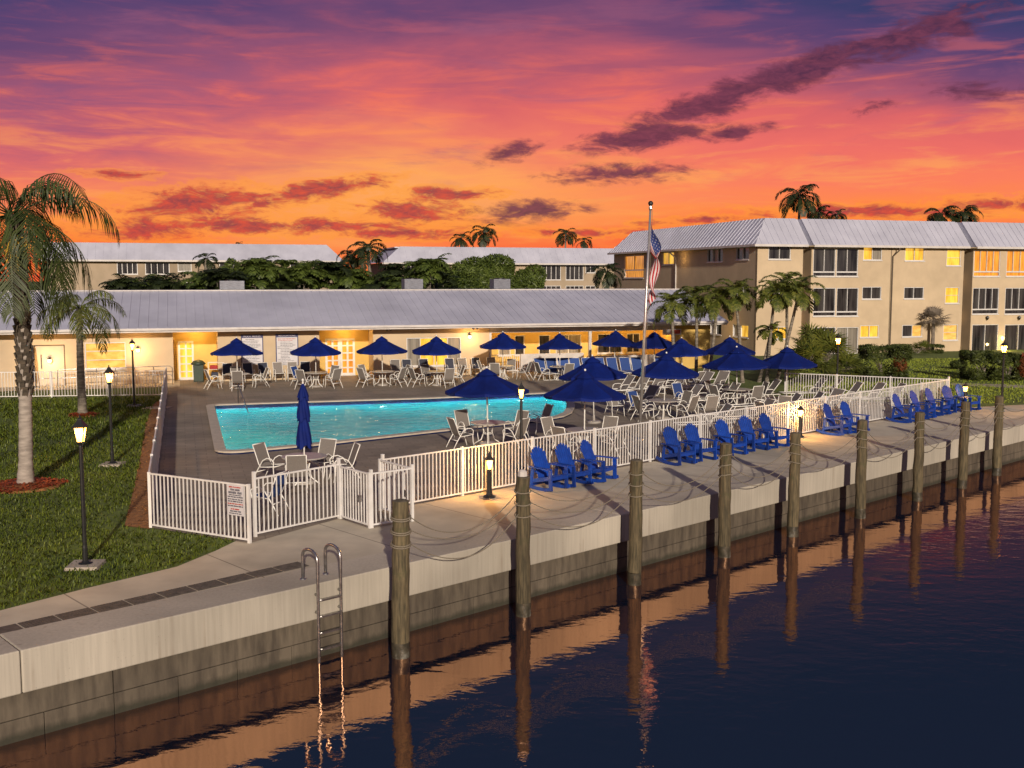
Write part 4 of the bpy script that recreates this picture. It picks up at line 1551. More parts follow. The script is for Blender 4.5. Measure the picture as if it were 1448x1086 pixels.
def make_adirondack():
    """blue slatted rocking garden chair facing +y"""
    root = raw("garden_chair")
    b = MB()
    n = 7
    for k in range(n):
        t_ = (k - (n - 1) / 2)
        x0 = t_ * 0.066; x1 = t_ * 0.083
        top = 0.80 - 0.016 * t_ * t_
        p0 = Vector((x0, -0.14, 0.30)); d = Vector((x1 - x0, -0.34, 0.80)).normalized()
        b.bar(p0, p0 + d * top, 0.064, 0.02, up=Vector((0, -1, -0.4)))
        tip = p0 + d * top
        b.bar(tip - d * 0.002, tip + d * 0.028, 0.046, 0.02, up=Vector((0, -1, -0.4)))
    b.build("backrest", M['adirondack'], root, bevel=0.004)
    br = MB()
    br.bar((-0.26, -0.24, 0.46), (0.26, -0.24, 0.46), 0.07, 0.025, up=Vector((0, -0.9, -.4)))
    br.build("back_brace", M['adirondack'], root)
    br = MB()
    br.bar((-0.25, -0.385, 0.80), (0.25, -0.385, 0.80), 0.065, 0.022, up=Vector((0, -0.9, -.4)))
    br.build("back_brace", M['adirondack'], root)
    s = MB()
    for k in range(6):
        t_ = k / 5
        s.bar((-0.27, -0.12 + 0.52 * t_, 0.30 + 0.10 * t_ - 0.03 * math.sin(math.pi * t_)), (0.27, -0.12 + 0.52 * t_, 0.30 + 0.10 * t_ - 0.03 * math.sin(math.pi * t_)), 0.085, 0.022, up=Vector((0, -0.19, 1)))
    s.build("seat", M['adirondack'], root, bevel=0.003)
    for sx in (-1, 1):
        a = MB()
        x = 0.345 * sx
        a.prism([(x - 0.055, -0.34), (x + 0.055, -0.34), (x + 0.075 , 0.30), (x + 0.06, 0.40), (x - 0.06, 0.40), (x - 0.075, 0.30)], 0.575, 0.60)
        a.build("armrest", M['adirondack'], root, bevel=0.005)
        f = MB(); f.bar((0.295 * sx, 0.36, 0.03), (0.295 * sx, 0.34, 0.574), 0.035, 0.11, up=Vector((0, 1, 0))); f.build("front_leg", M['adirondack'], root, bevel=0.003)
        r = MB(); r.bar((0.295 * sx, -0.36, 0.03), (0.295 * sx, -0.28, 0.574), 0.035, 0.09, up=Vector((0, 1, 0))); r.build("rear_leg", M['adirondack'], root, bevel=0.003)
        q = MB(); q.bar((0.285 * sx, -0.36, 0.20), (0.285 * sx, 0.40, 0.36), 0.03, 0.10); q.build("seat_rail", M['adirondack'], root)
        k_ = MB()
        pts = [(-0.60, 0.10), (-0.40, 0.035), (-0.1, 0.0), (0.2, 0.0), (0.45, 0.05)]
        for p, q2 in zip(pts[:-1], pts[1:]):
            k_.bar((0.325 * sx, p[0], p[1] + 0.045), (0.325 * sx, q2[0], q2[1] + 0.045), 0.03, 0.085)
        k_.build("rocker", M['adirondack'], root)
    c = MB(); c.bar((-0.29, 0.375, 0.34), (0.29, 0.375, 0.34), 0.025, 0.09); c.build("front_apron", M['adirondack'], root)
    c = MB(); c.bar((-0.29, -0.40, 0.10), (0.29, -0.40, 0.10), 0.025, 0.07); c.build("cross_bar", M['adirondack'], root)
    return root


P_umb = Proto(make_umbrella(M['canopy']))
P_closed = Proto(make_umbrella(M['canopy'], True))
P_table = Proto(make_table())
P_chair = Proto(make_chair(M['sling']))
P_chair_navy = Proto(make_chair(M['sling_navy']))
P_chair_blue = Proto(make_chair(M['sling_blue']))
P_lounger = Proto(make_lounger(M['sling'], 52))
P_lounger_flat = Proto(make_lounger(M['sling'], 12))
P_lounger_blue = Proto(make_lounger(M['sling_blue'], 64, False))
P_adi = Proto(make_adirondack())

# tables with their umbrellas: (pole pixel x, foot pixel y, table too?, phrase, chair angles)
UMB = [
    (336, 549, 1, "leftmost umbrella of the row along the pool house", (20, 110, 200, 285)),
    (447, 547, 1, "second umbrella from the left along the pool house", (55, 150, 250, 330)),
    (541, 545, 1, "third umbrella from the left along the pool house", (35, 140, 225, 320)),
    (618, 545, 1, "fourth umbrella from the left along the pool house", (20, 120, 215, 300)),
    (711, 536, 1, "fifth umbrella from the left along the pool house", (70, 160, 250, 345)),
    (792, 537, 1, "sixth umbrella from the left along the pool house", (200, 290, 340)),
    (868, 531, 0, "seventh umbrella from the left along the pool house", ()),
    (925, 535, 0, "eighth umbrella along the pool house, right of the flagpole", ()),
    (965, 550, 1, "umbrella standing before the leftmost slender palm trunks", (30, 210, 300)),
    (1030, 548, 0, "small umbrella at the foot of the slender palms", ()),
    (938, 592, 1, "umbrella just right of the flagpole foot", (45, 140, 215, 320)),
    (840, 598, 0, "umbrella behind the one at the pool's right end", ()),
    (1042, 574, 1, "widest umbrella in front of the slender palms", (25, 130, 215, 300)),
    (1112, 571, 0, "rightmost umbrella, beside the palmettos", ()),
    (690, 628, 1, "umbrella over the table at the near pool edge", (40, 130, 220, 320)),
    (826, 640, 1, "umbrella over the table at the pool's right end", (50, 140, 235, 330)),
]
DIRS = [("behind", 90), ("left of", 180), ("in front of", 270), ("right of", 0)]


def dir_word(ang):
    a = ang % 360
    names = ["right of", "right-behind", "behind", "left-behind", "left of", "left in front of", "in front of", "right in front of"]
    return names[int(((a + 22.5) % 360) // 45)]


CH_N = {}


def chair_label(kind, ang, phrase):
    base = {"right of": "on the right of", "left of": "on the left of", "behind": "behind", "in front of": "in front of", "right-behind": "behind and right of", "left-behind": "behind and left of", "left in front of": "front left of", "right in front of": "front right of"}[dir_word(ang)]
    return f"{kind} chair {base} the {phrase}"


SHORT = ["table under the leftmost pool house umbrella", "table under the second pool house umbrella", "table under the third pool house umbrella", "table under the fourth pool house umbrella",
         "table under the fifth pool house umbrella", "table under the sixth pool house umbrella", "", "", "table by the leftmost slim palms", "", "table right of the flagpole", "", "table under the widest umbrella", "", "table at the near pool edge", "table at the pool's right end"]
for i, (px, py, tb_, ph, angs) in enumerate(UMB):
    b = G(px, py)
    o = P_umb.put("blue canvas " + ph, "umbrella", b, random.uniform(0, 0.8), "open blue patio umbrellas")
    sc = {12: 1.12, 14: 1.06, 15: 1.0}.get(i, 1.0)
    sc *= random.uniform(0.985, 1.015)
    o.rotation_euler = (R(random.uniform(-2.2, 2.2)), R(random.uniform(-2.2, 2.2)), o.rotation_euler[2])
    o.scale = (sc, sc, random.uniform(0.985, 1.01))
    if tb_:
        P_table.put(f"round pale {SHORT[i]}" if i != 4 else f"round pale {SHORT[i]}", "table", (b.x, b.y, 0), random.uniform(0, 1.5), "round patio tables")
    for k, ang in enumerate(angs):
        r_ = random.uniform(0.98, 1.18)
        c = Vector((b.x + r_ * math.cos(R(ang)), b.y + r_ * math.sin(R(ang)), 0))
        rot = R(ang) + math.pi / 2 + random.uniform(-0.25, 0.25)
        P = P_chair
        kind = "taupe sling"
        if (i, k) in ((1, 1), (10, 1)):
            P = P_chair_blue; kind = "blue sling"
        P.put(chair_label(kind, ang, SHORT[i]), "chair", c, rot, "white framed patio chairs at the tables")

b = G(431, 683)
P_closed.put("tightly closed blue umbrella rising from the table by the gate", "umbrella", b, 0.3)
P_table.put("round pale table under the closed umbrella by the gate", "table", b, 0.4, "round patio tables")
for ang, nm in ((160, "left side"), (75, "far side"), (20, "right side"), (270, "near side")):
    c = Vector((b.x + 1.0 * math.cos(R(ang)), b.y + 1.0 * math.sin(R(ang)), 0))
    P_chair.put(f"taupe sling chair at the {nm} of the table with the closed umbrella", "chair", c, R(ang) + math.pi / 2 + random.uniform(-.2, .2), "white framed patio chairs at the tables")
c = G(378, 725)
P_chair_blue.put("blue sling chair just inside the fence beside the warning sign", "chair", c, R(70), "white framed patio chairs at the tables")

# chairs lined up against the pool house wall
WALLC = [(322, "n", "beside the rubbish bin"), (352, "n", "under the pool rules board"), (374, "n", "between the two notice boards, left"), (395, "t", "between the two notice boards"), (414, "t", "below the right notice board"),
         (432, "n", "right of the second notice board"), (560, "t", "left of the wide window"), (576, "n", "at the left edge of the wide window"), (600, "n", "under the wide window"), (638, "n", "under the right part of the wide window"),
         (657, "t", "right of the wide window"), (676, "n", "below the wall light"), (697, "t", "at the left end of the yellow porch")]
for px, kd, where in WALLC:
    h = fp.hit(px, 530, y=-0.75)
    c = fp.m @ Vector((h.x, -0.75, 0))
    P = P_chair if kd == "t" else P_chair_navy
    col_ = "taupe" if kd == "t" else "navy"
    P.put(f"{col_} sling chair against the pool house wall {where}", "chair", c, RZ_U + math.pi + random.uniform(-.15, .15), "chairs lined up along the pool house wall")

# blue loungers along the porch
for k, px in enumerate((768, 785, 801, 818, 836, 853, 871, 889, 905, 940)):
    c = G(px, 535.5 - 0.011 * (px - 768))
    P_lounger_blue.put(f"blue sling lounger with raised back, {ORD[k]} from the left along the porch", "sun lounger", c, RZ_U + math.pi + random.uniform(-.06, .06), "blue loungers along the yellow porch")

# taupe loungers on the lounger deck: four rows
ROWS = [("back row on the lounger deck", [(872, 562), (897, 560), (922, 558), (948, 557), (985, 556), (1010, 555)], -60),
        ("middle row on the lounger deck", [(905, 580), (965, 578), (992, 577), (1018, 575)], -62),
        ("row beside the rightmost umbrella", [(1075, 569), (1140, 566), (1162, 566), (1190, 573), (1222, 574), (1250, 575)], -90),
        ("row just inside the long quayside fence", [(1000, 612), (1062, 603), (1100, 593), (1132, 590), (1165, 586)], -75)]
for rn, pts, ang in ROWS:
    for k, (px, py) in enumerate(pts):
        c = G(px, py)
        # foot points left and a little towards the camera
        rot = math.atan2(-U.y, -U.x) - math.pi / 2 + R(random.uniform(-12, 12) + (ang + 75))
        P = P_lounger
        P.put(f"taupe sling lounger, {ORD[k]} from the left in the {rn}", "sun lounger", c, rot, "taupe sun loungers beyond the pool")
P_lounger_flat.put("taupe sling lounger lying flat behind the quayside fence near the low lamp", "sun lounger", G(1060, 585), math.atan2(-U.y, -U.x) - math.pi / 2, "taupe sun loungers beyond the pool")
# more chairs around the right deck
EXT = [(762, 612, 120, "t", "taupe sling chair alone at the curved right end of the pool"), (870, 588, 200, "t", "taupe sling chair alone left of the flagpole"), (1000, 594, 20, "t", "taupe sling chair between the flagpole table and the widest umbrella"),
       (1105, 598, 150, "t", "taupe sling chair facing left just inside the fence by the low lamp"), (1085, 605, 300, "t", "taupe sling chair turned to the water inside the fence by the low lamp"), (965, 575, 210, "b", "blue sling chair among the taupe loungers right of the flagpole")]
for px, py, an, kd, lab in EXT:
    (P_chair if kd == "t" else P_chair_blue).put(lab, "chair", G(px, py), R(an), "loose patio chairs")

# blue rockers on the quay, backs to the fence
ADI = [("three blue chairs nearest the ladder", [776, 810, 846]),
       ("five blue chairs in mid quay", [960, 990, 1033, 1065, 1094]),
       ("pair of blue chairs beside the sixth pile", [1183, 1207]),
       ("farthest five blue chairs on the quay", [1279, 1303, 1324, 1347, 1366])]
rot_adi = math.atan2(N.y, N.x) - math.pi / 2


def along_fence(px, out):
    """the point this far out from the quayside fence that stands at a pixel column"""
    p0 = F0[7] + N * out
    d = (F0[8] - F0[7]).normalized()
    r = ray(px, 600)
    q = r.x / r.y
    t_ = (q * p0.y - p0.x) / (d.x - q * d.y)
    return p0 + d * t_


for nm, pts in ADI:
    for k, px in enumerate(pts):
        c = along_fence(px, random.uniform(0.74, 0.9))
        w5 = {2: ["left", "right"], 3: ["left", "middle", "right"], 5: ["leftmost", "second", "middle", "fourth", "rightmost"]}[len(pts)]
        P_adi.put(f"blue slatted rocking chair, {w5[k]} of the {nm}", "rocking chair", c, rot_adi + random.uniform(-0.28, 0.30), "blue slatted rocking chairs on the quay")

# rubbish bin and towel cart in the doorway recess
h = fp.hit(296, 530, y=0.35)
bn = thing("rubbish_bin", "dark green rubbish bin with a domed lid in the lit doorway recess", "bin", fp.m @ Vector((h.x - 0.55, 0.35, 0)), RZ_U)
q = MB(); q.box((0, 0, 0.45), (0.5, 0.5, 0.9), taper=1.08); q.build("bin_body", M['bin_green'], bn, bevel=0.03)
q = MB(); q.lathe([(0.37, 0.9), (0.38, 0.96), (0.25, 1.1), (0.05, 1.16)], 12); q.build("lid", M['bin_green'], bn, smooth=True)
ct = thing("towel_cart", "white wire towel cart with red and dark cloths beside the rubbish bin", "cart", fp.m @ Vector((h.x + 0.35, 0.25, 0)), RZ_U)
q = MB()
for x in (-0.4, 0.4):
    for y in (-0.25, 0.25):
        q.tube([(x, y, 0.03), (x, y, 1.0)], 0.014, 6)
for z in (0.25, 0.65, 1.0):
    q.tube([(-0.4, -0.25, z), (0.4, -0.25, z), (0.4, 0.25, z), (-0.4, 0.25, z), (-0.4, -0.25, z)], 0.012, 6)
q.build("frame", M['white_metal'], ct)
q = MB(); q.box((-0.12, 0, 0.74), (0.40, 0.42, 0.22)); q.build("towel_pile", M['chair_red'], ct, bevel=0.05)
q = MB(); q.box((0.05, 0, 0.36), (0.62, 0.42, 0.26)); q.build("dark_cloth", M['sling_navy'], ct, bevel=0.05)
# ------------------------------------------------------------------ building helpers (local frame: x along, y back, z up)
def plane_tf(kind, off):
    """wall coordinates (along, outward, up) -> local frame of the building"""
    if kind == 'y':
        return lambda p: (p[0], off - p[1], p[2])
    return lambda p: (off - p[1], p[0], p[2])


def tf_mb(mb, f):
    mb.v = [f(p) for p in mb.v]
    return mb


def pierced(mb, a0, a1, d0, d1, z0, z1, holes):
    """a wall slab in wall coordinates with rectangular openings"""
    xs = sorted(set([a0, a1] + [h for q in holes for h in q[:2] if a0 < h < a1]))
    for xa, xb in zip(xs[:-1], xs[1:]):
        xm = (xa + xb) / 2
        cuts = sorted([(q[2], q[3]) for q in holes if q[0] < xm < q[1]])
        z = z0
        for c0, c1 in cuts:
            if c0 > z:
                mb.bx(xa, xb, -d1, -d0, z, c0)
            z = max(z, c1)
        if z < z1:
            mb.bx(xa, xb, -d1, -d0, z, z1)
    # mb.bx works on (x,y,z): outward is +d, so the slab runs from -d1 to -d0 behind the face
    return mb


def window(parent, f, a0, a1, z0, z1, pane, nv=1, nh=None, fw_=0.06, depth=0.10, name="window", low=None, split=None):
    """frame mesh with its pane as a child; low = height of a separate lower light"""
    mb = MB()
    o0 = -depth
    o1 = -0.02
    mb.bx(a0, a0 + fw_, o0, o1, z0, z1)
    mb.bx(a1 - fw_, a1, o0, o1, z0, z1)
    mb.bx(a0 + fw_, a1 - fw_, o0, o1, z1 - fw_, z1)
    mb.bx(a0 + fw_, a1 - fw_, o0, o1, z0, z0 + fw_)
    zlo = z0 + fw_
    if low:
        mb.bx(a0 + fw_, a1 - fw_, o0, o1 - 0.005, z0 + low - fw_ * 0.9, z0 + low + fw_ * 0.9)
        zlo = z0 + low + fw_ * 0.9
    for k in range(1, nv + 1):
        x = a0 + (a1 - a0) * k / (nv + 1)
        mb.bx(x - fw_ * 0.42, x + fw_ * 0.42, o0, o1 - 0.008, zlo, z1 - fw_)
    for k in range(1, (nh or 0) + 1):
        z = z0 + (z1 - z0) * k / ((nh or 0) + 1)
        mb.bx(a0 + fw_, a1 - fw_, o0, o1 - 0.014, z - fw_ * 0.3, z + fw_ * 0.3)
    # sill
    mb.bx(a0 - 0.04, a1 + 0.04, 0.001, 0.06, z0 - 0.06, z0 - 0.002)
    fr = tf_mb(mb, f).build(name, M['win_frame'], parent)
    if isinstance(pane, (list, tuple)):
        n = len(pane)
        for k, pm in enumerate(pane):
            p = MB(); xa = a0 + (a1 - a0) * k / n; xb = a0 + (a1 - a0) * (k + 1) / n
            p.bx(xa + 0.002, xb - 0.002, o0 - 0.03, o0 - 0.005, z0, z1)
            tf_mb(p, f).build("pane", M[pm], fr)
    else:
        p = MB(); p.bx(a0, a1, o0 - 0.03, o0 - 0.005, z0, z1)
        tf_mb(p, f).build("pane", M[pane], fr)
    return fr


def seam_roof(mb, f, a0, a1, e0, z0, e1, z1, pitch=0.42, sk0=0.0, sk1=0.0, th=0.07, seam=0.05):
    """a standing seam slope in wall coordinates from the eave (out e0, z0) to the top (out e1, z1); sk = how much each end runs in at the top"""
    A = [(a0, e0, z0), (a1, e0, z0), (a1 - sk1, e1, z1), (a0 + sk0, e1, z1)]
    B = [(p[0], p[1] , p[2] - th) for p in A]
    m = MB()
    m.add(A + B, [(0, 1, 2, 3), (7, 6, 5, 4), (0, 4, 5, 1), (1, 5, 6, 2), (2, 6, 7, 3), (3, 7, 4, 0)])
    n = int((a1 - a0) / pitch)
    up = Vector((0, z1 - z0, e0 - e1)).normalized()
    for k in range(1, n):
        a = a0 + (a1 - a0) * k / n
        t0 = 0.0; t1 = 1.0
        if sk0 > 0 and a < a0 + sk0:
            t1 = (a - a0) / sk0
        if sk1 > 0 and a > a1 - sk1:
            t1 = min(t1, (a1 - a) / sk1)
        if sk0 < 0 or sk1 < 0:
            pass
        aa = a
        p = Vector((aa, e0 + (e1 - e0) * t0, z0 + (z1 - z0) * t0)); q = Vector((aa, e0 + (e1 - e0) * t1, z0 + (z1 - z0) * t1))
        if (q - p).length > 0.1:
            m.bar(p + up * 0.012, q + up * 0.012, 0.028, seam, up=up)
    tf_mb(m, f)
    mb.v_off = len(mb.v)
    mb.add(m.v, m.f)


# ------------------------------------------------------------------ pool house
PHX = lambda px: fp.hit(px, 500, y=0).x
house = thing("pool_house", "long low beige pool house with grey standing seam roof and lit recesses", "building", FR_O, RZ_U)
F0y = plane_tf('y', 0.0)
WH = 2.74
x_l0 = -14.0
xr1, xr2, xr3, xr4, xp0, xp1, xe = PHX(245), PHX(308), PHX(452), PHX(528), PHX(692), PHX(955), PHX(1004)


def zpx(px, py, y=0.0):
    return fp.hit(px, py, y=y).z


def span(p0, p1, y=0.0):
    return fp.hit(p0, 500, y=y).x, fp.hit(p1, 500, y=y).x


wmb = MB()
d_x0, d_x1 = span(47, 92)
w_x0, w_x1 = span(120, 178)
holes_l = [(d_x0, d_x1, 0.0, 2.10), (w_x0, w_x1, 0.82, 2.18)]
pierced(wmb, x_l0, xr1, 0, 0.22, 0.0, WH, holes_l)
pierced(wmb, xr2, xr3, 0, 0.22, 0.0, WH, [])
v_x0, v_x1 = span(575, 652)
pierced(wmb, xr4, xp0, 0, 0.22, 0.0, WH, [(v_x0, v_x1, 0.55, 2.15)])
# recess side walls
for xa in (xr1, xr3, xp0):
    wmb.bx(xa - 0.2, xa - 0.002, -1.6, -0.222, 0, WH)
for xa in (xr2, xr4):
    wmb.bx(xa + 0.002, xa + 0.2, -1.6, -0.222, 0, WH)
tf_mb(wmb, F0y).build("wall", M['stucco'], house)
ow = MB()
dr_x0, dr_x1 = span(252, 274, 1.5)
ow_holes = [(dr_x0, dr_x1, 0.0, 2.10)]
pierced(ow, xr1 + 0.005, xr2 - 0.005, 1.5, 1.7, 0, WH - 0.005, ow_holes)
fd_x0, fd_x1 = span(460, 502, 1.5)
tf_mb(ow, F0y).build('recess_wall', M['ochre'], house)
ow = MB()
pierced(ow, xr3 + 0.005, xr4 - 0.005, 1.5, 1.7, 0, WH - 0.005, [(fd_x0, fd_x1, 0.0, 2.10)])
PB = 2.6
tf_mb(ow, F0y).build('recess_wall', M['ochre'], house)
ow = MB()
pws = [span(705, 722, PB), span(728, 742, PB), span(762, 778, PB), span(786, 822, PB), span(845, 880, PB), span(886, 905, PB)]
pierced(ow, xp0 + 0.005, xe, PB, PB + 0.2, 0, WH - 0.005, [(a, b, 0.85, 2.05) for a, b in pws])
ow.bx(xp0 - 0.19, xp0 - 0.003, -PB, -1.602, 0, WH - 0.01)
pierced(ow, xp1, xe, 0, 0.2, 0, WH - 0.005, [])
ow.bx(xp1, xp1 + 0.2, -PB, -0.202, 0, WH - 0.005)
ow.bx(xe - 0.2, xe, -7.0, -0.202, 0, WH - 0.006)
tf_mb(ow, F0y).build("recess_wall", M['ochre'], house)
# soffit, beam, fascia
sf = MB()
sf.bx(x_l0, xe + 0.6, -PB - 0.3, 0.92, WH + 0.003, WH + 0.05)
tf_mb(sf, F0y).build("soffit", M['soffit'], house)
bm_ = MB()
bm_.bx(xp0 + 0.01, xp1 - 0.01, -0.2, -0.02, 2.36, WH - 0.003)
tf_mb(bm_, F0y).build("porch_beam", M['trim'], house)
po = MB()
for px in (693.5, 835, 953):
    x = PHX(px)
    po.bx(x - 0.08, x + 0.08, -0.19, -0.03, 0, 2.357)
tf_mb(po, F0y).build("porch_post", M['trim'], house)
fa = MB()
fa.bx(x_l0, xe + 0.62, 0.922, 0.975, WH - 0.05, WH + 0.15)
fa.bx(x_l0, xe + 0.62, 0.976, 1.09, WH + 0.05, WH + 0.165)
tf_mb(fa, F0y).build("gutter", M['trim'], house)
# roof: eave at out 0.95, ridge 6 m back
e_z = WH + 0.17
ridge_out = -5.2
rid = fp.hit(180, 411.5, y=-ridge_out)
rmb = MB()
seam_roof(rmb, F0y, x_l0, xe + 0.62, 1.0, e_z, ridge_out, rid.z, 0.47, th=0.09)
rmb.build("roof", M['roof'], house)
fl_ = MB()
fl_.bx(x_l0, xe + 0.6, -14.0, ridge_out - 0.002, rid.z - 0.12, rid.z - 0.02)
fl_.bx(x_l0, xe + 0.6, -13.8, -13.6, 0, rid.z - 0.125)
tf_mb(fl_, F0y).build("flat_roof", M['roof'], house)
rc = MB(); rc.bx(x_l0, xe + 0.62, ridge_out - 0.12, ridge_out + 0.10, rid.z - 0.015, rid.z + 0.045)
tf_mb(rc, F0y).build("ridge_cap", M['trim'], house)
gb = MB()
gx = xe + 0.3
tri = [(gx, 0.9, WH + 0.06), (gx, ridge_out, WH + 0.06), (gx, ridge_out, rid.z - 0.12), (gx, 0.9, e_z - 0.1)]
gb.add(tri, [(0, 1, 2, 3)])
tf_mb(gb, F0y).build("gable", M['stucco'], house)

# door at the far left, with knocker and handle
dm = MB(); dm.bx(d_x0 + 0.06, d_x1 - 0.06, -0.14, -0.10, 0.02, 2.05)
door = tf_mb(dm, F0y).build("door", M['door'], house)
dm = MB(); dm.bx(d_x0, d_x0 + 0.06, -0.18, -0.03, 0, 2.1); dm.bx(d_x1 - 0.06, d_x1, -0.18, -0.03, 0, 2.1); dm.bx(d_x0 + 0.06, d_x1 - 0.06, -0.18, -0.03, 2.05, 2.1)
tf_mb(dm, F0y).build("door_frame", M['dark_trim'], door)
dm = MB(); xm = (d_x0 + d_x1) / 2
dm.lathe([(0.11, -0.01), (0.11, 0.01)], 4); dm.v = [(xm + p[0], -0.09 + p[2], 1.32 + p[1]) for p in dm.v]
tf_mb(dm, F0y).build("knocker", M['black_metal'], door)
dm = MB(); dm.bx(d_x0 + 0.34, d_x0 + 0.38, -0.10, -0.05, 0.9, 1.6); tf_mb(dm, F0y).build("handle", M['black_metal'], door)
window(house, F0y, w_x0, w_x1, 0.82, 2.18, 'lit_warm', nv=0, nh=2, fw_=0.05, depth=0.14)
# glazed door in the first recess
f15 = plane_tf('y', 1.5)
window(house, f15, dr_x0, dr_x1, 0.03, 2.10, 'lit_yellow', nv=1, nh=4, fw_=0.10, name="glazed_door")
# french doors in the second recess
xm = (fd_x0 + fd_x1) / 2
window(house, f15, fd_x0, xm - 0.004, 0.03, 2.10, 'lit_orange', nv=1, nh=4, fw_=0.12, name="glazed_door")
window(house, f15, xm + 0.004, fd_x1, 0.03, 2.10, 'lit_orange', nv=1, nh=4, fw_=0.12, name="glazed_door")
# wide window with curtain
window(house, F0y, v_x0, v_x1, 0.55, 2.15, ['curtain', 'lit_yellow', 'lit_yellow', 'curtain'], nv=3, fw_=0.05)
f26 = plane_tf('y', PB)
for k, (a, b) in enumerate(pws):
    window(house, f26, a, b, 0.85, 2.05, 'glass_dark' if k % 3 else 'curtain', nv=1 if b - a > 0.8 else 0, fw_=0.05)
# low porch wall and rail
pw = MB()
a, b = span(742, 832); pw.bx(a, b, -0.9, -0.75, 0, 1.05)
a, b = span(838, 950); pw.bx(a, b, -0.9, -0.75, 0, 0.85)
tf_mb(pw, F0y).build("porch_wall", M['trim'], house)
a, b = span(697, 741)
pr = MB(); n = int((b - a) / 0.12)
for k in range(n + 1):
    x = a + (b - a) * k / n
    pr.bx(x - 0.012, x + 0.012, -0.86, -0.83, 0.1, 1.0)
pr.bx(a, b, -0.865, -0.825, 1.0, 1.04); pr.bx(a, b, -0.865, -0.825, 0.06, 0.1)
tf_mb(pr, F0y).build("porch_rail", M['white_paint'], house)
# lamps: wall sconces, ceiling lights
for px, py, wt in ((70, 510, 70), (195, 495, 60), (664, 476, 60)):
    h = fp.hit(px, py, y=-0.12)
    s_ = MB(); s_.lathe([(0.03, -0.12), (0.09, -0.08), (0.11, 0.03), (0.09, 0.07)], 10, (h.x, -0.14, h.z))
    sc = s_.build("wall_lamp", M['bulb'], house, smooth=True)
    c = MB(); c.lathe([(0.125, 0.072), (0.08, 0.12), (0.02, 0.15)], 10, (h.x, -0.14, h.z)); c.bx(h.x - 0.04, h.x + 0.04, -0.10, -0.002, h.z + 0.07, h.z + 0.20)
    c.build("lamp_hood", M['black_metal'], sc)
    lamp((h.x, -0.55, h.z - 0.05), wt, (1.0, 0.56, 0.2), 0.1, parent=house)
for px in (720, 775, 830, 885, 935):
    x = fp.hit(px, 500, y=1.2).x
    c = MB(); c.lathe([(0.10, -0.05), (0.14, 0.0)], 12, (x, 1.2, WH - 0.005)); c.build("ceiling_lamp", M['bulb'], house)
    lamp((x, 1.2, WH - 0.25), 64, (1.0, 0.58, 0.18), 0.12, parent=house)
for px, wt in ((278, 62), (490, 58)):
    x = fp.hit(px, 500, y=0.7).x
    c = MB(); c.lathe([(0.10, -0.05), (0.14, 0.0)], 12, (x, 0.7, WH - 0.005)); c.build("ceiling_lamp", M['bulb'], house)
    lamp((x, 0.7, WH - 0.25), wt, (1.0, 0.60, 0.2), 0.12, parent=house)
# floodlights under the eave
for px in (549, 671):
    h = fp.hit(px, 463.5, y=-0.35)
    c = MB(); c.lathe([(0.04, 0), (0.08, 0.06), (0.06, 0.12)], 8, (h.x - 0.10, -0.5, WH - 0.16)); c.lathe([(0.04, 0), (0.08, 0.06), (0.06, 0.12)], 8, (h.x + 0.10, -0.5, WH - 0.16)); c.bx(h.x - 0.12, h.x + 0.12, -0.54, -0.46, WH - 0.05, WH + 0.001)
    c.build("floodlight", M['dark_trim'], house)
# exit style sign at the end of the porch
h0 = fp.hit(948, 467, y=-0.06)
es = thing("porch_sign", "small white and red sign under the eave at the porch's right end", "sign", fp.m @ Vector((h0.x, -0.03, h0.z - 0.12)), RZ_U)
q = MB(); q.bx(-0.50, 0.72, -0.02, 0.01, -0.16, 0.2); q.build("sign_board", M['sign_white'], es)
q = MB(); q.bx(0.02, 0.66, -0.03, -0.0205, -0.1, 0.14); q.build("red_panel", M['sign_red'], es)


def text_obj(s, size, m, parent, loc, name="lettering", align='CENTER'):
    cu = bpy.data.curves.new(name, 'FONT')
    cu.body = s
    cu.size = size
    cu.align_x = align
    cu.align_y = 'CENTER'
    cu.extrude = 0.002
    o = bpy.data.objects.new(name, cu)
    COL.objects.link(o)
    dg = bpy.context.evaluated_depsgraph_get()
    me = bpy.data.meshes.new_from_object(o.evaluated_get(dg))
    bpy.data.objects.remove(o)
    me.materials.clear()
    me.materials.append(m)
    o = bpy.data.objects.new(name, me)
    COL.objects.link(o)
    o.parent = parent
    o.location = loc
    o.rotation_euler = (R(90), 0, 0)
    return o


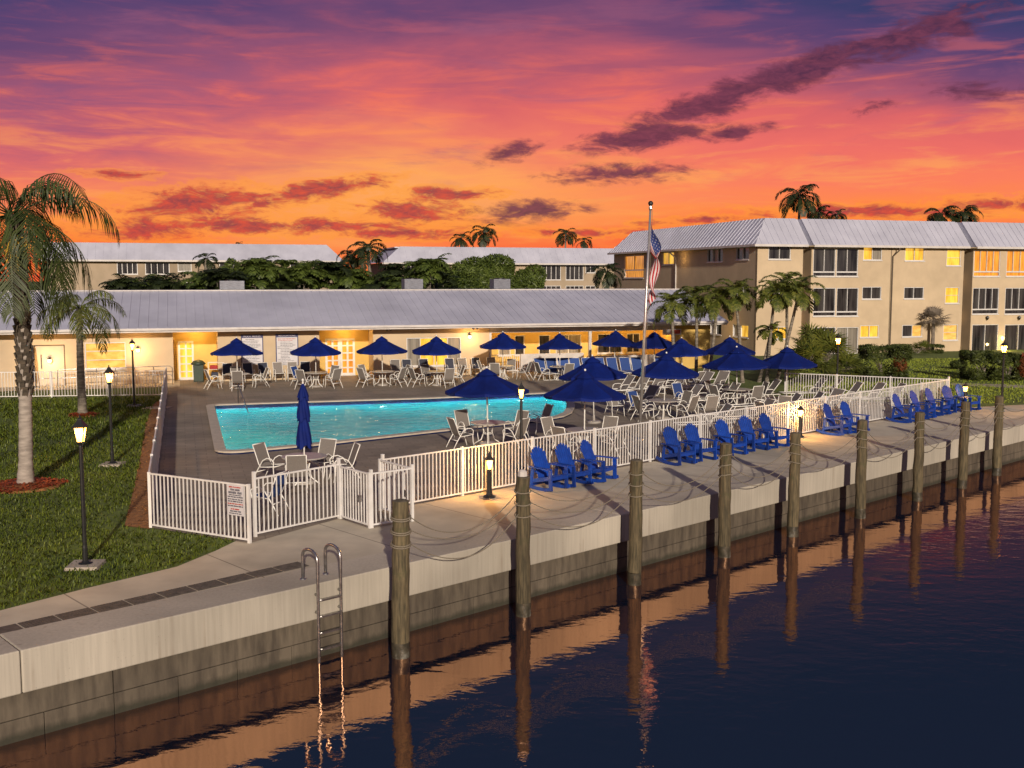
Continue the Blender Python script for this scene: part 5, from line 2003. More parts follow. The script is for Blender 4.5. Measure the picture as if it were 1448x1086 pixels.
# two notice boards
for (p0, p1, y0, y1, head, lab) in ((341, 372.5, 473, 516, "POOL RULES", "left white notice board with navy frame and heading behind the leftmost umbrella"),
                                    (390, 422, 472, 517, "REGULATIONS", "right white notice board with navy heading and red lines on the beige wall")):
    a, b = span(p0, p1)
    z1 = fp.hit((p0 + p1) / 2, y0, y=0).z; z0 = fp.hit((p0 + p1) / 2, y1, y=0).z
    bd = thing("notice_board", lab, "notice board", fp.m @ Vector(((a + b) / 2, -0.003, z0)), RZ_U, "pool notice boards")
    hw = (b - a) / 2; hh = z1 - z0
    q = MB(); q.bx(-hw + 0.05, hw - 0.05, -0.035, -0.005, 0.03, hh - 0.02); q.build("board", M['sign_white'], bd)
    q = MB(); q.bx(-hw, -hw + 0.05, -0.045, -0.002, 0, hh); q.bx(hw - 0.05, hw, -0.045, -0.002, 0, hh); q.bx(-hw + 0.05, hw - 0.05, -0.045, -0.002, hh - 0.18, hh); q.build("frame", M['sign_navy'], bd)
    text_obj(head, 0.155 if len(head) < 11 else 0.135, M['sign_white'], bd, (0, -0.049, hh - 0.095), "heading")
    rows = []
    rr = random.Random(len(head))
    z = hh - 0.27
    k = 0
    while z > 0.08:
        m_ = 'sign_grey'
        if head != "POOL RULES" and k in (0, 1):
            m_ = 'sign_red'
        if head == "POOL RULES" and k in (7, 8):
            m_ = 'sign_red'
        ind = rr.choice((0.03, 0.06, 0.18))
        rows.append((z, 0.05 if k % 4 == 0 else 0.036, ind, rr.uniform(0.6, 0.98), m_))
        z -= 0.085
        k += 1
    text_lines(bd, rows, -hw + 0.06, hw - 0.06, -0.0355, None, 9 + len(head))

# dark folded umbrella leaning by the left door, ramp rail
h = fp.hit(47, 548, y=-0.6)
rp = thing("ramp_rail", "thin grey pipe handrail of the ramp before the left pool house wall", "railing", FR_O, RZ_U)
x0 = fp.hit(54, 500, y=-1.2).x; x1 = fp.hit(243, 500, y=-1.2).x
xa = fp.hit(80, 500, y=-1.2).x
for z in (0.93, 0.50):
    q = MB(); q.tube([(xa, -1.2, 0.02), (xa, -1.2, z - 0.08), (xa + 0.08, -1.2, z), (x1 - 0.1, -1.2, z + 0.05), (x1, -1.2, z - 0.05), (x1, -1.2, 0.02)], 0.022, 6); q.build("rail", M['steel'], rp, smooth=True)
for k in range(5):
    x = xa + (x1 - xa) * (k + 1) / 6
    q = MB(); q.tube([(x, -1.2, 0.02), (x, -1.2, 0.95)], 0.02, 6); q.build("post", M['steel'], rp, smooth=True)
q = MB(); q.tube([(x0, -1.2, 0.02), (x0, -1.2, 0.5), (xa - 0.1, -1.2, 0.5)], 0.02, 6); q.build("rail", M['steel'], rp, smooth=True)
fu = thing("folded_umbrella", "dark grey folded umbrella standing upright left of the beige door", "umbrella", fp.m @ Vector((h.x, -0.45, 0)), RZ_U)
q = MB(); q.tube([(0, 0, 0.03), (0, 0, 2.2)], 0.02, 8); q.build("pole", M['steel'], fu)
q = MB(); q.lathe([(0.10, 0.35), (0.13, 0.6), (0.11, 1.4), (0.05, 2.1)], 10); q.build("canopy", M['sling_navy'], fu, smooth=True)
q = MB(); q.lathe([(0.22, 0), (0.22, 0.05), (0.05, 0.08)], 12); q.build("base", M['black_metal'], fu)

# rooftop air conditioners
for px, lab in ((328, "left metal air conditioner on the pool house roof"), (583, "middle metal air conditioner on the pool house roof"), (707, "right metal air conditioner on the pool house roof")):
    h = fp.hit(px, 410, y=7.5)
    wd_ = {328: 1.42, 583: 1.18, 707: 1.1}[px]
    top = fp.hit(px, 397 if px == 328 else 394.5, y=7.5).z
    ac = thing("air_conditioner", lab, "air conditioner", fp.m @ Vector((h.x, 7.5, rid.z - 0.02)), RZ_U, "rooftop air conditioners")
    hh = top - rid.z + 0.02
    q = MB(); q.bx(-wd_ / 2, wd_ / 2, -0.5, 0.5, 0.06, hh); q.build("casing", M['ac'], ac, bevel=0.02)
    q = MB()
    for k in range(7):
        z = 0.14 + (hh - 0.24) * k / 6
        q.bx(-wd_ / 2 + 0.08, wd_ / 2 - 0.3, -0.515, -0.5005, z, z + 0.035)
    q.build("louvre", M['ac'], ac)
    q = MB(); q.lathe([(0.36, hh + 0.001), (0.36, hh + 0.05), (0.3, hh + 0.06)], 16); q.build("fan_guard", M['black_metal'], ac)
    q = MB(); q.bx(-wd_ / 2 - 0.05, wd_ / 2 + 0.05, -0.45, -0.35, 0, 0.058); q.bx(-wd_ / 2 - 0.05, wd_ / 2 + 0.05, 0.35, 0.45, 0, 0.058); q.build("rail", M['steel'], ac)

# ------------------------------------------------------------------ three storey apartment building on the right
C0 = G(1068, 503)
fa_ = Frame(C0, RZ_U)
apt = thing("apartment_building", "three storey beige apartment building with grey mansard roof and several lit windows", "building", C0, RZ_U)
AX = lambda px, y=0.0: fa_.hit(px, 420, y=y).x
EZ = fa_.hit(1068, 346, y=0).z
TZ = fa_.hit(1068, 308, y=1.3).z
fy0 = plane_tf('y', 0.0)
x1132, x1146, x1360, x1375, xend = AX(1134), AX(1146), AX(1361), AX(1374), AX(1448) + 9.0
ydeep = fa_.hit(868, 395, x=0.0).y


def wn(p0, p1, y0, y1):
    a = fa_.hit(p0, y0, y=0); b = fa_.hit(p1, y1, y=0)
    return (a.x, b.x, b.z, a.z)


wins = []
def addw(p0, p1, y0, y1, pane, nv=1, nh=0, low=None):
    wins.append((wn(p0, p1, y0, y1), pane, nv, nh, low))


addw(1087, 1118, 347.5, 367, 'glass_dark')
addw(1087, 1117, 405, 424, 'glass_dark')
addw(1088, 1114, 462, 479.5, 'lit_yellow')
for (y0, y1, lo, pn_) in ((351, 391, 0.32, 'glass_dark'), (407, 447, 0.32, 'glass_dark'), (463, 500, None, 'curtain')):
    addw(1150.5, 1181, y0, y1, pn_ if y0 != 463 else 'glass_dark', 1, 0, lo)
    addw(1183.5, 1213, y0, y1, pn_, 1, 0, lo)
addw(1221, 1247, 349, 368, ['lit_yellow', 'curtain'])
addw(1219.5, 1246, 405.5, 423, 'glass_dark')
addw(1216.5, 1242.5, 460, 477, 'lit_yellow')
addw(1280, 1307, 350, 369, 'lit_yellow')
addw(1278.5, 1306, 406, 422.5, 'glass_dark')
addw(1276, 1304, 459.5, 476, ['glass_dark', 'lit_warm'])
addw(1339, 1358.5, 353, 376, ['lit_yellow'], 0, 1)
addw(1337, 1356, 406, 429, ['lit_yellow'], 0, 1)
addw(1334, 1354, 459, 481, 'lit_warm', 0, 1)
for p0, p1 in ((1378, 1413.5), (1424, 1462)):
    addw(p0, p1, 354, 391, 'lit_orange', 3, 0, 0.36)
    addw(p0 - 2, p1 - 2, 407, 444, 'glass_dark', 3, 0, 0.36)
    addw(p0 - 3, p1 - 3, 459, 496.5, 'glass_dark', 1, 0, None)
holes = [w_[0] for w_ in wins]
am = MB()
pierced(am, 0.0, x1132, 0, 0.25, -0.02, EZ, [h for h in holes if h[0] < x1132])
pierced(am, x1146, x1360, 0, 0.25, -0.02, EZ, [h for h in holes if x1146 < h[0] < x1360])
pierced(am, x1375, xend, 0, 0.25, -0.02, EZ, [h for h in holes if h[0] > x1375])
# recess backs and cheeks
for xa, xb in ((x1132, x1146), (x1360, x1375)):
    am.bx(xa - 0.2, xb + 0.2, -1.45, -1.2, -0.02, EZ)
    am.bx(xa - 0.2, xa - 0.001, -1.2, -0.251, -0.02, EZ)
    am.bx(xb + 0.001, xb + 0.2, -1.2, -0.251, -0.02, EZ)
am.bx(0.26, xend, -12.0, -11.8, -0.02, EZ)
tf_mb(am, fy0)
# left face along y, facing -x
fx0 = plane_tf('x', 0.0)


def wl(p0, p1, y0, y1):
    a = fa_.hit(p0, y0, x=0); b = fa_.hit(p1, y1, x=0)
    return (min(a.y, b.y), max(a.y, b.y), min(a.z, b.z), max(a.z, b.z))


lw_ = [(wl(1041, 1059, 350, 367), 'glass_dark', 1, 0, None), (wl(1000, 1022, 352, 370.5), ['glass_dark', 'curtain', 'glass_dark'], 2, 0, None), (wl(937, 953, 357, 374), 'lit_yellow', 1, 0, None),
       (wl(883, 910, 362, 393), 'lit_orange', 1, 0, 0.7), (wl(1036, 1058, 458, 478), ['lit_yellow', 'curtain'], 1, 0, None), (wl(996, 1020, 455, 474), ['glass_dark', 'trim', 'glass_dark'], 2, 0, None), (wl(1041, 1059, 404, 422), 'glass_dark', 1, 0, None)]
lm = MB()
pierced(lm, 0.001, ydeep, 0, 0.25, -0.02, EZ, [q[0] for q in lw_])
tf_mb(lm, fx0)
am.add(lm.v, lm.f)
am.build("wall", M['stucco'], apt)
for h, pane, nv, nh, low in wins:
    window(apt, fy0, h[0], h[1], h[2], h[3], pane, nv=nv, nh=nh, low=low, fw_=0.055, depth=0.13)
for h, pane, nv, nh, low in lw_:
    window(apt, fx0, h[0], h[1], h[2], h[3], pane, nv=nv, nh=nh, low=low, fw_=0.06, depth=0.13)
# narrow dark balcony windows in the recesses
f12 = plane_tf('y', 1.2)
for xa, xb in ((x1132, x1146), (x1360, x1375)):
    for k in range(3):
        z = 0.35 + k * 2.66
        wa = fa_.hit(1100, 400, y=1.2)
        window(apt, plane_tf('y', 1.19), xa + 0.05, xb - 0.05, z, z + 1.75, 'glass_dark', nv=0, nh=0, fw_=0.05, depth=-0.03, name="window")
# mansard roof
IN = 1.3
OV = 0.42
rf = MB()
xi = 0.25
# front pieces
seam_roof(rf, fy0, -OV, x1132 + 0.1, OV, EZ + 0.02, -IN, TZ, 0.52, sk0=OV + IN, sk1=0.0)
seam_roof(rf, fy0, x1132 + 0.102, x1146 - 0.102, OV - 0.6, EZ + 0.02, -IN - 0.5, TZ - 0.02, 0.5)
seam_roof(rf, fy0, x1146 - 0.1, x1360 + 0.1, OV, EZ + 0.02, -IN, TZ, 0.52)
seam_roof(rf, fy0, x1360 + 0.102, x1375 - 0.102, OV - 0.6, EZ + 0.02, -IN - 0.5, TZ - 0.02, 0.5)
seam_roof(rf, fy0, x1375 - 0.1, xend, OV, EZ + 0.02, -IN, TZ, 0.52)
# left side: one end runs in at the corner
seam_roof(rf, fx0, -OV, ydeep + OV, OV, EZ + 0.02, -IN, TZ, 0.52, sk0=OV + IN, sk1=OV + IN)
rf.bx(IN - 0.001, xend, IN + 0.6, ydeep - IN, TZ - 0.2, TZ - 0.06)
att = MB()
att.bx(IN + 0.35, xend, -IN - 0.75, -IN - 0.62, EZ - 0.1, TZ - 0.03)
for xa in (x1132 + 0.09, x1146 - 0.09, x1360 + 0.09, x1375 - 0.09):
    sgn = -1 if xa in (x1132 + 0.09, x1360 + 0.09) else 1
    q_ = [(xa, OV - 0.02, EZ - 0.02), (xa, -IN - 0.6, EZ - 0.02), (xa, -IN - 0.6, TZ - 0.03), (xa, -IN, TZ - 0.03)]
    att.add(q_ + [(p[0] + sgn * 0.04, p[1], p[2]) for p in q_], [(0, 1, 2, 3), (7, 6, 5, 4), (0, 4, 5, 1), (1, 5, 6, 2), (2, 6, 7, 3), (3, 7, 4, 0)])
tf_mb(att, fy0).build("roof_cheek", M['roof'], apt)
rf.build("roof", M['roof'], apt)
gu = MB()
for a, b in ((-OV - 0.1, x1132 + 0.1), (x1146 - 0.1, x1360 + 0.1), (x1375 - 0.1, xend)):
    gu.bx(a, b, OV + 0.002, OV + 0.10, EZ - 0.13, EZ + 0.03)
tf_mb(gu, fy0)
g2 = MB(); g2.bx(-OV, ydeep + OV, OV + 0.003, OV + 0.10, EZ - 0.13, EZ + 0.028); tf_mb(g2, fx0); gu.add(g2.v, g2.f)
gu.build("gutter", M['trim'], apt)
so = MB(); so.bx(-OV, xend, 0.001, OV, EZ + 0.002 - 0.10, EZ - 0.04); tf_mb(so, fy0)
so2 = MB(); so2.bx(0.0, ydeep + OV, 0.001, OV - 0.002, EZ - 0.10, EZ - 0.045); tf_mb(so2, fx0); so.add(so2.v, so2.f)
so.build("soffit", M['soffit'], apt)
ds = MB()
xd = AX(1264)
ds.tube([(xd, -OV - 0.05, EZ - 0.13), (xd, -OV - 0.05, EZ - 0.3), (xd - 0.25, -0.07, EZ - 0.75), (xd - 0.25, -0.07, 0.1)], 0.05, 6)
ds.build("downspout", M['dark_trim'], apt)
ds = MB()
yd = fa_.hit(957, 370, x=0).y
ds.tube([(-OV - 0.04, yd + 0.6, EZ - 0.13), (-0.3, yd + 0.3, EZ - 0.4), (-0.07, yd, EZ - 0.7), (-0.07, yd, 0.1)], 0.06, 6)
ds.build("downspout", M['trim'], apt)
cj = MB(); cj.bx(AX(1258), AX(1258) + 0.05, -0.012, -0.001, 0, EZ - 0.12); cj.build("control_joint", M['dark_trim'], apt)
for px, py in ((1396, 449), (1441, 449), (1417, 478)):
    h = fa_.hit(px, py, y=-0.1)
    c = MB(); c.lathe([(0.03, -0.2), (0.12, 0.0), (0.10, 0.08), (0.02, 0.14)], 8, (h.x, -0.14, h.z)); c.bx(h.x - 0.03, h.x + 0.03, -0.10, -0.002, h.z - 0.03, h.z + 0.03)
    c.build("wall_lamp", M['bulb'] if px == 1417 else M['black_metal'], apt)
h = fa_.hit(1421, 489, y=-0.7)
lamp((h.x, -0.9, h.z), 60, (1.0, 0.66, 0.2), 0.1, parent=apt)
h = fa_.hit(960, 366, x=-0.5)
lamp((-0.7, h.y, h.z), 14, (1.0, 0.6, 0.2), 0.1, parent=apt)
h = fa_.hit(1020, 470, x=-0.9)
lamp((-1.6, h.y, 1.9), 40, (1.0, 0.62, 0.2), 0.2, parent=apt)


# ------------------------------------------------------------------ two apartment buildings far behind
def far_block(name_label, p_left, p_right, y_eave, y_top, Ydep, wlist, hipL, hipR):
    c = at(p_left, y_eave, Ydep)
    o = Vector((c.x, c.y, 0))
    f = Frame(o, RZ_U)
    t = thing("apartment_building", name_label, "building", o, RZ_U, "far apartment blocks")
    W_ = f.hit(p_right, y_eave, y=0).x
    ez = c.z
    fy = plane_tf('y', 0.0)
    tz = f.hit(p_left + 30, y_top, y=1.6).z
    holes = []
    for (p0, p1, y0, y1, pane, nv) in wlist:
        a = f.hit(p0, y0, y=0.4); b = f.hit(p1, y1, y=0.4)
        holes.append(((a.x, b.x, b.z, a.z), pane, nv))
    m_ = MB()
    pierced(m_, 0.4, W_ - 0.4, -0.4 + 0.8, 0.65, 0, ez, [h[0] for h in holes])
    m_.bx(0.4, 0.65, -14, -0.66, 0, ez); m_.bx(W_ - 0.65, W_ - 0.4, -14, -0.66, 0, ez)
    tf_mb(m_, fy).build("wall", M['stucco_far'], t)
    fz_ = plane_tf('y', 0.4)
    for h, pane, nv in holes:
        window(t, fz_, h[0], h[1], h[2], h[3], pane, nv=nv, fw_=0.09, depth=0.1)
    r = MB()
    seam_roof(r, fy, -0.3, W_ + 0.3, 0.3, ez, -1.9, tz, 0.9, sk0=hipL, sk1=hipR, seam=0.07)
    r.bx(1.9, W_ - 1.9, 1.9, 14, tz - 0.2, tz - 0.05)
    r.build("roof", M['roof'], t)
    g_ = MB(); g_.bx(-0.3, W_ + 0.3, 0.3, 0.42, ez - 0.2, ez + 0.02); tf_mb(g_, fy).build("gutter", M['trim'], t)
    # hip ends
    for side, hip in ((0, hipL), (1, hipR)):
        if hip > 0:
            s = MB()
            if side == 0:
                s.add([(-0.3, -0.3, ez), (-0.3, 14, ez), (-0.3 + hip, 14, tz), (-0.3 + hip, 1.9, tz)], [(0, 1, 2, 3)])
            else:
                s.add([(W_ + 0.3, -0.3, ez), (W_ + 0.3, 14, ez), (W_ + 0.3 - hip, 14, tz), (W_ + 0.3 - hip, 1.9, tz)], [(0, 1, 2, 3)])
            s.build("hip_roof", M['roof'], t)
    return t


far_block("far apartment block behind the left palms with pale seam roof", 60, 483, 367, 342.5, 131, [
    (165, 195, 371, 388, 'glass_dark', 3), (205, 240, 371, 388, 'glass_dark', 3), (251, 271, 369, 384, 'curtain', 0), (251, 271, 399, 408, 'glass_dark', 0), (310, 340, 371, 388, 'glass_dark', 2), (362, 384, 369, 384, 'lit_yellow', 1), (410, 440, 371, 386, 'glass_dark', 2)], 0.0, 2.0)
far_block("far apartment block in the middle with pale seam roof and white window frames", 543, 884, 371.5, 348.5, 150, [
    (572, 590, 373, 386, 'glass_dark', 1), (600, 625, 373, 394, 'glass_dark', 2), (766, 793, 374, 396, 'glass_dark', 3), (800, 825, 374, 396, 'glass_dark', 3), (828, 842, 374, 386, 'glass_dark', 1), (766, 793, 404, 420, 'glass_dark', 3), (800, 825, 404, 420, 'glass_dark', 3), (828, 842, 404, 416, 'glass_dark', 1)], 3.0, 0.0)
# ------------------------------------------------------------------ palms, hedges, shrubs
def frond(out, base, az, el, Lf, droop, nl, ll, lw, hang, vee, rr, m=12, t0=0.18, rach=0.022, forward=0.55):
    """one pinnate frond: a bending midrib with two rows of strap leaflets"""
    pts = [Vector(base)]
    e = el
    for k in range(m):
        t = (k + 1) / m
        d = Vector((math.cos(az) * math.cos(e), math.sin(az) * math.cos(e), math.sin(e)))
        pts.append(pts[-1] + d * (Lf / m))
        e = max(e - droop / m * (0.5 + 1.1 * t), -1.45)
    up = Vector((0, 0, 1))
    for k in range(m):
        a, b = pts[k], pts[k + 1]
        d = (b - a).normalized()
        s = d.cross(up)
        if s.length < 1e-3:
            s = Vector((1, 0, 0))
        s.normalize()
        w0 = rach * (1 - 0.8 * k / m); w1 = rach * (1 - 0.8 * (k + 1) / m)
        u2 = s.cross(d)
        out += [a - s * w0, a + s * w0, b + s * w1, b - s * w1]
        out += [a - u2 * w0, a + u2 * w0, b + u2 * w1, b - u2 * w1]
    for i in range(nl):
        t = t0 + (1 - t0) * (i + 0.5) / nl
        q = t * m
        k = min(int(q), m - 1)
        p = pts[k].lerp(pts[k + 1], q - k)
        d = (pts[k + 1] - pts[k]).normalized()
        s = d.cross(up)
        if s.length < 1e-3:
            s = Vector((1, 0, 0))
        s.normalize()
        u2 = s.cross(d)
        prof = min(1.0, 0.45 + 2.2 * (t - t0)) * (1.0 if t < 0.6 else 1 - 0.72 * (t - 0.6) / 0.4)
        for side in (-1, 1):
            L_ = ll * prof * rr.uniform(0.85, 1.12)
            ld = (s * side * 0.85 + d * forward * rr.uniform(0.8, 1.2) + u2 * vee + Vector((rr.uniform(-.12, .12), rr.uniform(-.12, .12), rr.uniform(-.12, .12)))).normalized()
            w = lw * rr.uniform(0.8, 1.15)
            wv = ld.cross(u2)
            if wv.length < 1e-3:
                wv = d.copy()
            wv.normalize()
            p1 = p + ld * (L_ * 0.45) - up * (hang * L_ * 0.10)
            ld2 = (ld - up * hang).normalized()
            p2 = p1 + ld2 * (L_ * 0.35)
            ld3 = (ld2 - up * hang * 0.8).normalized()
            p3 = p2 + ld3 * (L_ * 0.25)
            out += [p - wv * w * 0.5, p + wv * w * 0.5, p1 + wv * w, p1 - wv * w]
            out += [p1 - wv * w, p1 + wv * w, p2 + wv * w * 0.75, p2 - wv * w * 0.75]
            out += [p2 - wv * w * 0.75, p2 + wv * w * 0.75, p3 + wv * w * 0.08, p3 - wv * w * 0.08]


def trunk_pts(p0, p1, bow=0.0, n=14):
    pts = []
    d = (p1 - p0)
    side = Vector((d.y, -d.x, 0))
    side = Vector((1, 0, 0)) if side.length < 1e-3 else side.normalized()
    for k in range(n + 1):
        t = k / n
        pts.append(p0.lerp(p1, t) + side * bow * math.sin(math.pi * t))
    return pts


def crown_mesh(center, n, Lf, rr, el_hi=1.25, el_lo=-0.35, droop=1.9, nl=30, ll=0.5, lw=0.02, hang=0.4, vee=0.15, m=11, forward=0.55, lvar=0.12, azr=None):
    out = []
    for k in range(n):
        t = k / max(1, n - 1)
        el = el_hi + (el_lo - el_hi) * t ** 0.85 + rr.uniform(-.12, .12)
        az = k * 2.39996 + rr.uniform(-.25, .25)
        if azr:
            az = rr.uniform(*azr)
        L_ = Lf * rr.uniform(1 - lvar, 1 + lvar) * (0.82 if t < 0.12 else 1.0)
        frond(out, center + Vector((0.05 * math.cos(az), 0.05 * math.sin(az), 0.0)), az, el, L_, droop * rr.uniform(0.85, 1.15) * (1.0 if el > 0 else 0.7), nl, ll, lw, hang, vee, rr, m, forward=forward)
    return np.array([tuple(v) for v in out])


def palm(label, base, top, r0, r1, seed, tmat='trunk', lmat='frond', bow=0.1, group=None, name="palm_tree", **kw):
    rr = random.Random(seed)
    t = thing(name, label, "palm tree", base, 0, group)
    rel = Vector(top) - Vector(base)
    pts = trunk_pts(Vector((0, 0, -0.05)), rel, bow)
    mb = MB()
    n = len(pts)
    fine = []
    rad = []
    for k in range((n - 1) * 4 + 1):
        q = k / 4
        i = min(int(q), n - 2)
        fine.append(pts[i].lerp(pts[i + 1], q - i))
        tt = k / ((n - 1) * 4)
        rad.append((r0 + (r1 - r0) * tt ** 0.6 + r0 * 0.25 * max(0, 1 - tt * 12)) * (1 + (0.035 if k % 2 else -0.03)) * rr.uniform(0.98, 1.02))
    mb.tube(fine, rad, 10)
    tr = mb.build("trunk", M[tmat], t, smooth=True)
    cr = fast_mesh("crown", crown_mesh(rel, kw.pop('n', 16), kw.pop('Lf', 2.0), rr, **kw), 4, M[lmat], t)
    return t, rel, rr


# the big drooping palm at the left edge
b1 = G(36, 688)
t1 = at(19, 305, b1.y + 0.2)
t, rel, rr = palm("tall drooping palm at the left edge with pale lower trunk and red mulch ring", b1, t1, 0.195, 0.13, 5, 'trunk_pale', 'frond', 0.10, n=25, Lf=3.0, el_hi=1.5, el_lo=-0.75, droop=2.6, nl=36, ll=0.95, lw=0.018, hang=1.9, vee=-0.05, m=14)
bt = MB()
pts = trunk_pts(Vector((0, 0, -0.05)), rel, 0.10, 40)
for k in range(14, 40):
    tt = k / 40
    c = pts[k]
    for j in range(5):
        a_ = j * 2 * math.pi / 5 + k * 0.9
        r_ = 0.13
        p = c + Vector((r_ * math.cos(a_), r_ * math.sin(a_), 0))
        q = c + Vector(((r_ + 0.085) * math.cos(a_ + 0.15), (r_ + 0.085) * math.sin(a_ + 0.15), 0.20))
        bt.bar(p - Vector((0, 0, 0.08)), q, 0.13, 0.03, up=Vector((math.cos(a_), math.sin(a_), 0)))
sl_ = MB()
sl_.tube(pts[14:41], [0.148] * 27, 10)
bt.add(sl_.v, sl_.f)
bt.build("leaf_boots", M['trunk_boot'], t)
fl = []
hang_o = rel + Vector((0.16, -0.30, -0.75))
for k in range(46):
    a_ = rr.uniform(-2.9, 0.3); L_ = rr.uniform(0.5, 0.95)
    p = hang_o + Vector((0, 0, rr.uniform(0, 0.35)))
    d = Vector((math.cos(a_) * 0.6, math.sin(a_) * 0.6, rr.uniform(-1.1, 0.1))).normalized()
    w = Vector((0.012, 0, 0.004))
    p1 = p + d * L_ * 0.5; p2 = p1 + (d - Vector((0, 0, 0.9))).normalized() * L_ * 0.5
    fl += [p - w, p + w, p1 + w, p1 - w, p1 - w, p1 + w, p2 + w * .6, p2 - w * .6]
fast_mesh("flower_stalk", np.array([tuple(v) for v in fl]), 4, M['flower'], t)


def mulch_ring(base, r, label):
    k = 900
    a = NPR.uniform(0, 2 * math.pi, k); q = r * np.sqrt(NPR.uniform(0, 1, k)) * (1 + 0.12 * np.sin(3 * a))
    p = np.column_stack([base.x + q * np.cos(a), base.y + q * np.sin(a)])
    z = 0.035 + 0.10 * (1 - q / (r * 1.2)) + NPR.uniform(0, 0.03, k)
    th = NPR.uniform(0, 6.28, k)
    d = np.column_stack([np.cos(th), np.sin(th), NPR.uniform(-.4, .4, k)]) * 0.055
    s = np.column_stack([-np.sin(th), np.cos(th), np.zeros(k)]) * 0.022
    c = np.column_stack([p, z])
    v = np.stack([c - d - s, c + d - s, c + d + s, c - d + s], 1)
    o = fast_mesh("mulch", v, 4, M['red_mulch'], kind='stuff')
    mb = MB()
    mb.lathe([(r * 1.02, 0.0), (r * 0.95, 0.045), (r * 0.4, 0.10), (0.02, 0.12)], 20, base)
    o2 = mb.build("mulch_mound", M['mulch_base'], None, kind='structure')


mulch_ring(b1, 0.92, "")
b2 = G(117, 588)
t2 = at(112, 436, b2.y)
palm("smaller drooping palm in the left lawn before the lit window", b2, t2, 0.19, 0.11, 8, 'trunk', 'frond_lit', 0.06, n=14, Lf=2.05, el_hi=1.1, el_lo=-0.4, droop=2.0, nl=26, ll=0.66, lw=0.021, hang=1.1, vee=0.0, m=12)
mulch_ring(b2, 0.55, "")

# slender palms between the pool house and the apartments
SL = [(955, 541, 950, 414, "leftmost slender palm of the row between pool house and apartments"), (984, 539, 985, 404, "second slender palm from the left, before the pool house end wall"), (1001, 541, 1015, 408, "third slender palm from the left, leaning right before the apartments"),
      (1050, 541, 1040, 398, "fourth slender palm, bowing left before the apartment side wall"), (1073, 540, 1090, 452, "shortest slender palm, low crown before a yellow lit window"), (1084, 541, 1096, 398, "fifth tall slender palm, before the apartment building's corner"),
      (1098, 540, 1130, 396, "rightmost slender palm, leaning right before the big dark windows"), (1112, 536, 1112, 386, "tallest slender palm, rising behind the right end of the row")]
for i, (px, py, cx, cy, lab) in enumerate(SL):
    b = G(px, py)
    tp_ = at(cx, cy + 16, b.y)
    small = i == 4
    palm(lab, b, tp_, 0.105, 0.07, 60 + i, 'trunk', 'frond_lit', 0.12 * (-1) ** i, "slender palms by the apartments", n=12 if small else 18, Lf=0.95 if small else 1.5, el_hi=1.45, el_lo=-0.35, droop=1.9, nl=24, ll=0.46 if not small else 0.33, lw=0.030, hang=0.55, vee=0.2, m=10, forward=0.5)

# palms against the sky behind the buildings
FARP = [(652, 337, 168, 2.5, "left crown of the palm pair behind the middle far block", 14), (684, 328, 168, 3.0, "right taller crown of the palm pair behind the middle far block", 16),
        (800, 331, 168, 2.5, "left palm of the two palms right of the middle far block's roof", 15), (826, 341, 168, 1.9, "right smaller palm of the two palms above the middle far block's roof", 12),
        (1131, 277, 112, 3.0, "tallest palm silhouette rising above the apartment building's roof", 17), (1158, 300, 112, 1.9, "low palm crown just right of the tallest palm above the roof", 13), (1183, 303, 112, 1.5, "smallest palm crown peeping above the apartment roof", 11),
        (1331, 303, 105, 2.1, "left palm of the dark pair above the right apartment roof", 17), (1362, 301, 105, 2.2, "right palm of the dark pair above the right apartment roof", 17),
        (520, 352, 84, 2.0, "bushy dark palm in the gap between the two far blocks", 18), (292, 366, 80, 1.2, "dark palm with a slim upright crown before the left far block", 14), (858, 384, 82, 1.7, "drooping palm before the left end of the right apartment building", 17),
        (338, 345, 170, 1.0, "tiny palm crown just showing above the left far block's roof", 9), (498, 362, 86, 1.6, "dark palm left of the bushy palm between the far blocks", 15)]
for i, (px, py, Y_, Lf, lab, n) in enumerate(FARP):
    c = at(px, py, Y_)
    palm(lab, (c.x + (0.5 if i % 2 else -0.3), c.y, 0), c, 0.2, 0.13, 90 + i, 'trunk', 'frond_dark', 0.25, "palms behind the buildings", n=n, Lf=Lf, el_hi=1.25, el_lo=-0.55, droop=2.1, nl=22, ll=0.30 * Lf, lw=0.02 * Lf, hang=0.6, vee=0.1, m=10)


def leaf_cloud(n, rx, ry, rz, size, rr, lump=0.28, box=False, seed=0):
    """leaf faces spread through an uneven crown"""
    rs = np.random.RandomState(seed)
    d = rs.normal(size=(n, 3)); d /= np.linalg.norm(d, axis=1)[:, None]
    if box:
        d = np.sign(d) * np.abs(d) ** 0.42
        d /= np.max(np.abs(d), axis=1)[:, None] ** 0.75
    lob = rs.normal(size=(14, 3)); lob /= np.linalg.norm(lob, axis=1)[:, None]
    dn = d / np.linalg.norm(d, axis=1)[:, None]
    b = np.max(np.clip(dn @ lob.T, 0, 1) ** 6, axis=1)
    r = (1 - lump + lump * b * 1.15) * (rs.uniform(0.55, 1.0, n) ** 0.35)
    p = d * r[:, None] * np.array([rx, ry, rz])
    a = rs.uniform(0, 2 * math.pi, n); t = rs.uniform(-1.0, 1.0, n)
    u = np.column_stack([np.cos(a) * np.cos(t), np.sin(a) * np.cos(t), np.sin(t)])
    w = np.cross(u, dn + rs.normal(scale=0.4, size=(n, 3))); w /= np.linalg.norm(w, axis=1)[:, None] + 1e-9
    L_ = size * rs.uniform(0.6, 1.35, n)
    u = u * L_[:, None]; w = w * (L_ * 0.30)[:, None]
    return np.stack([p - u, p + w, p + u, p - w], 1)


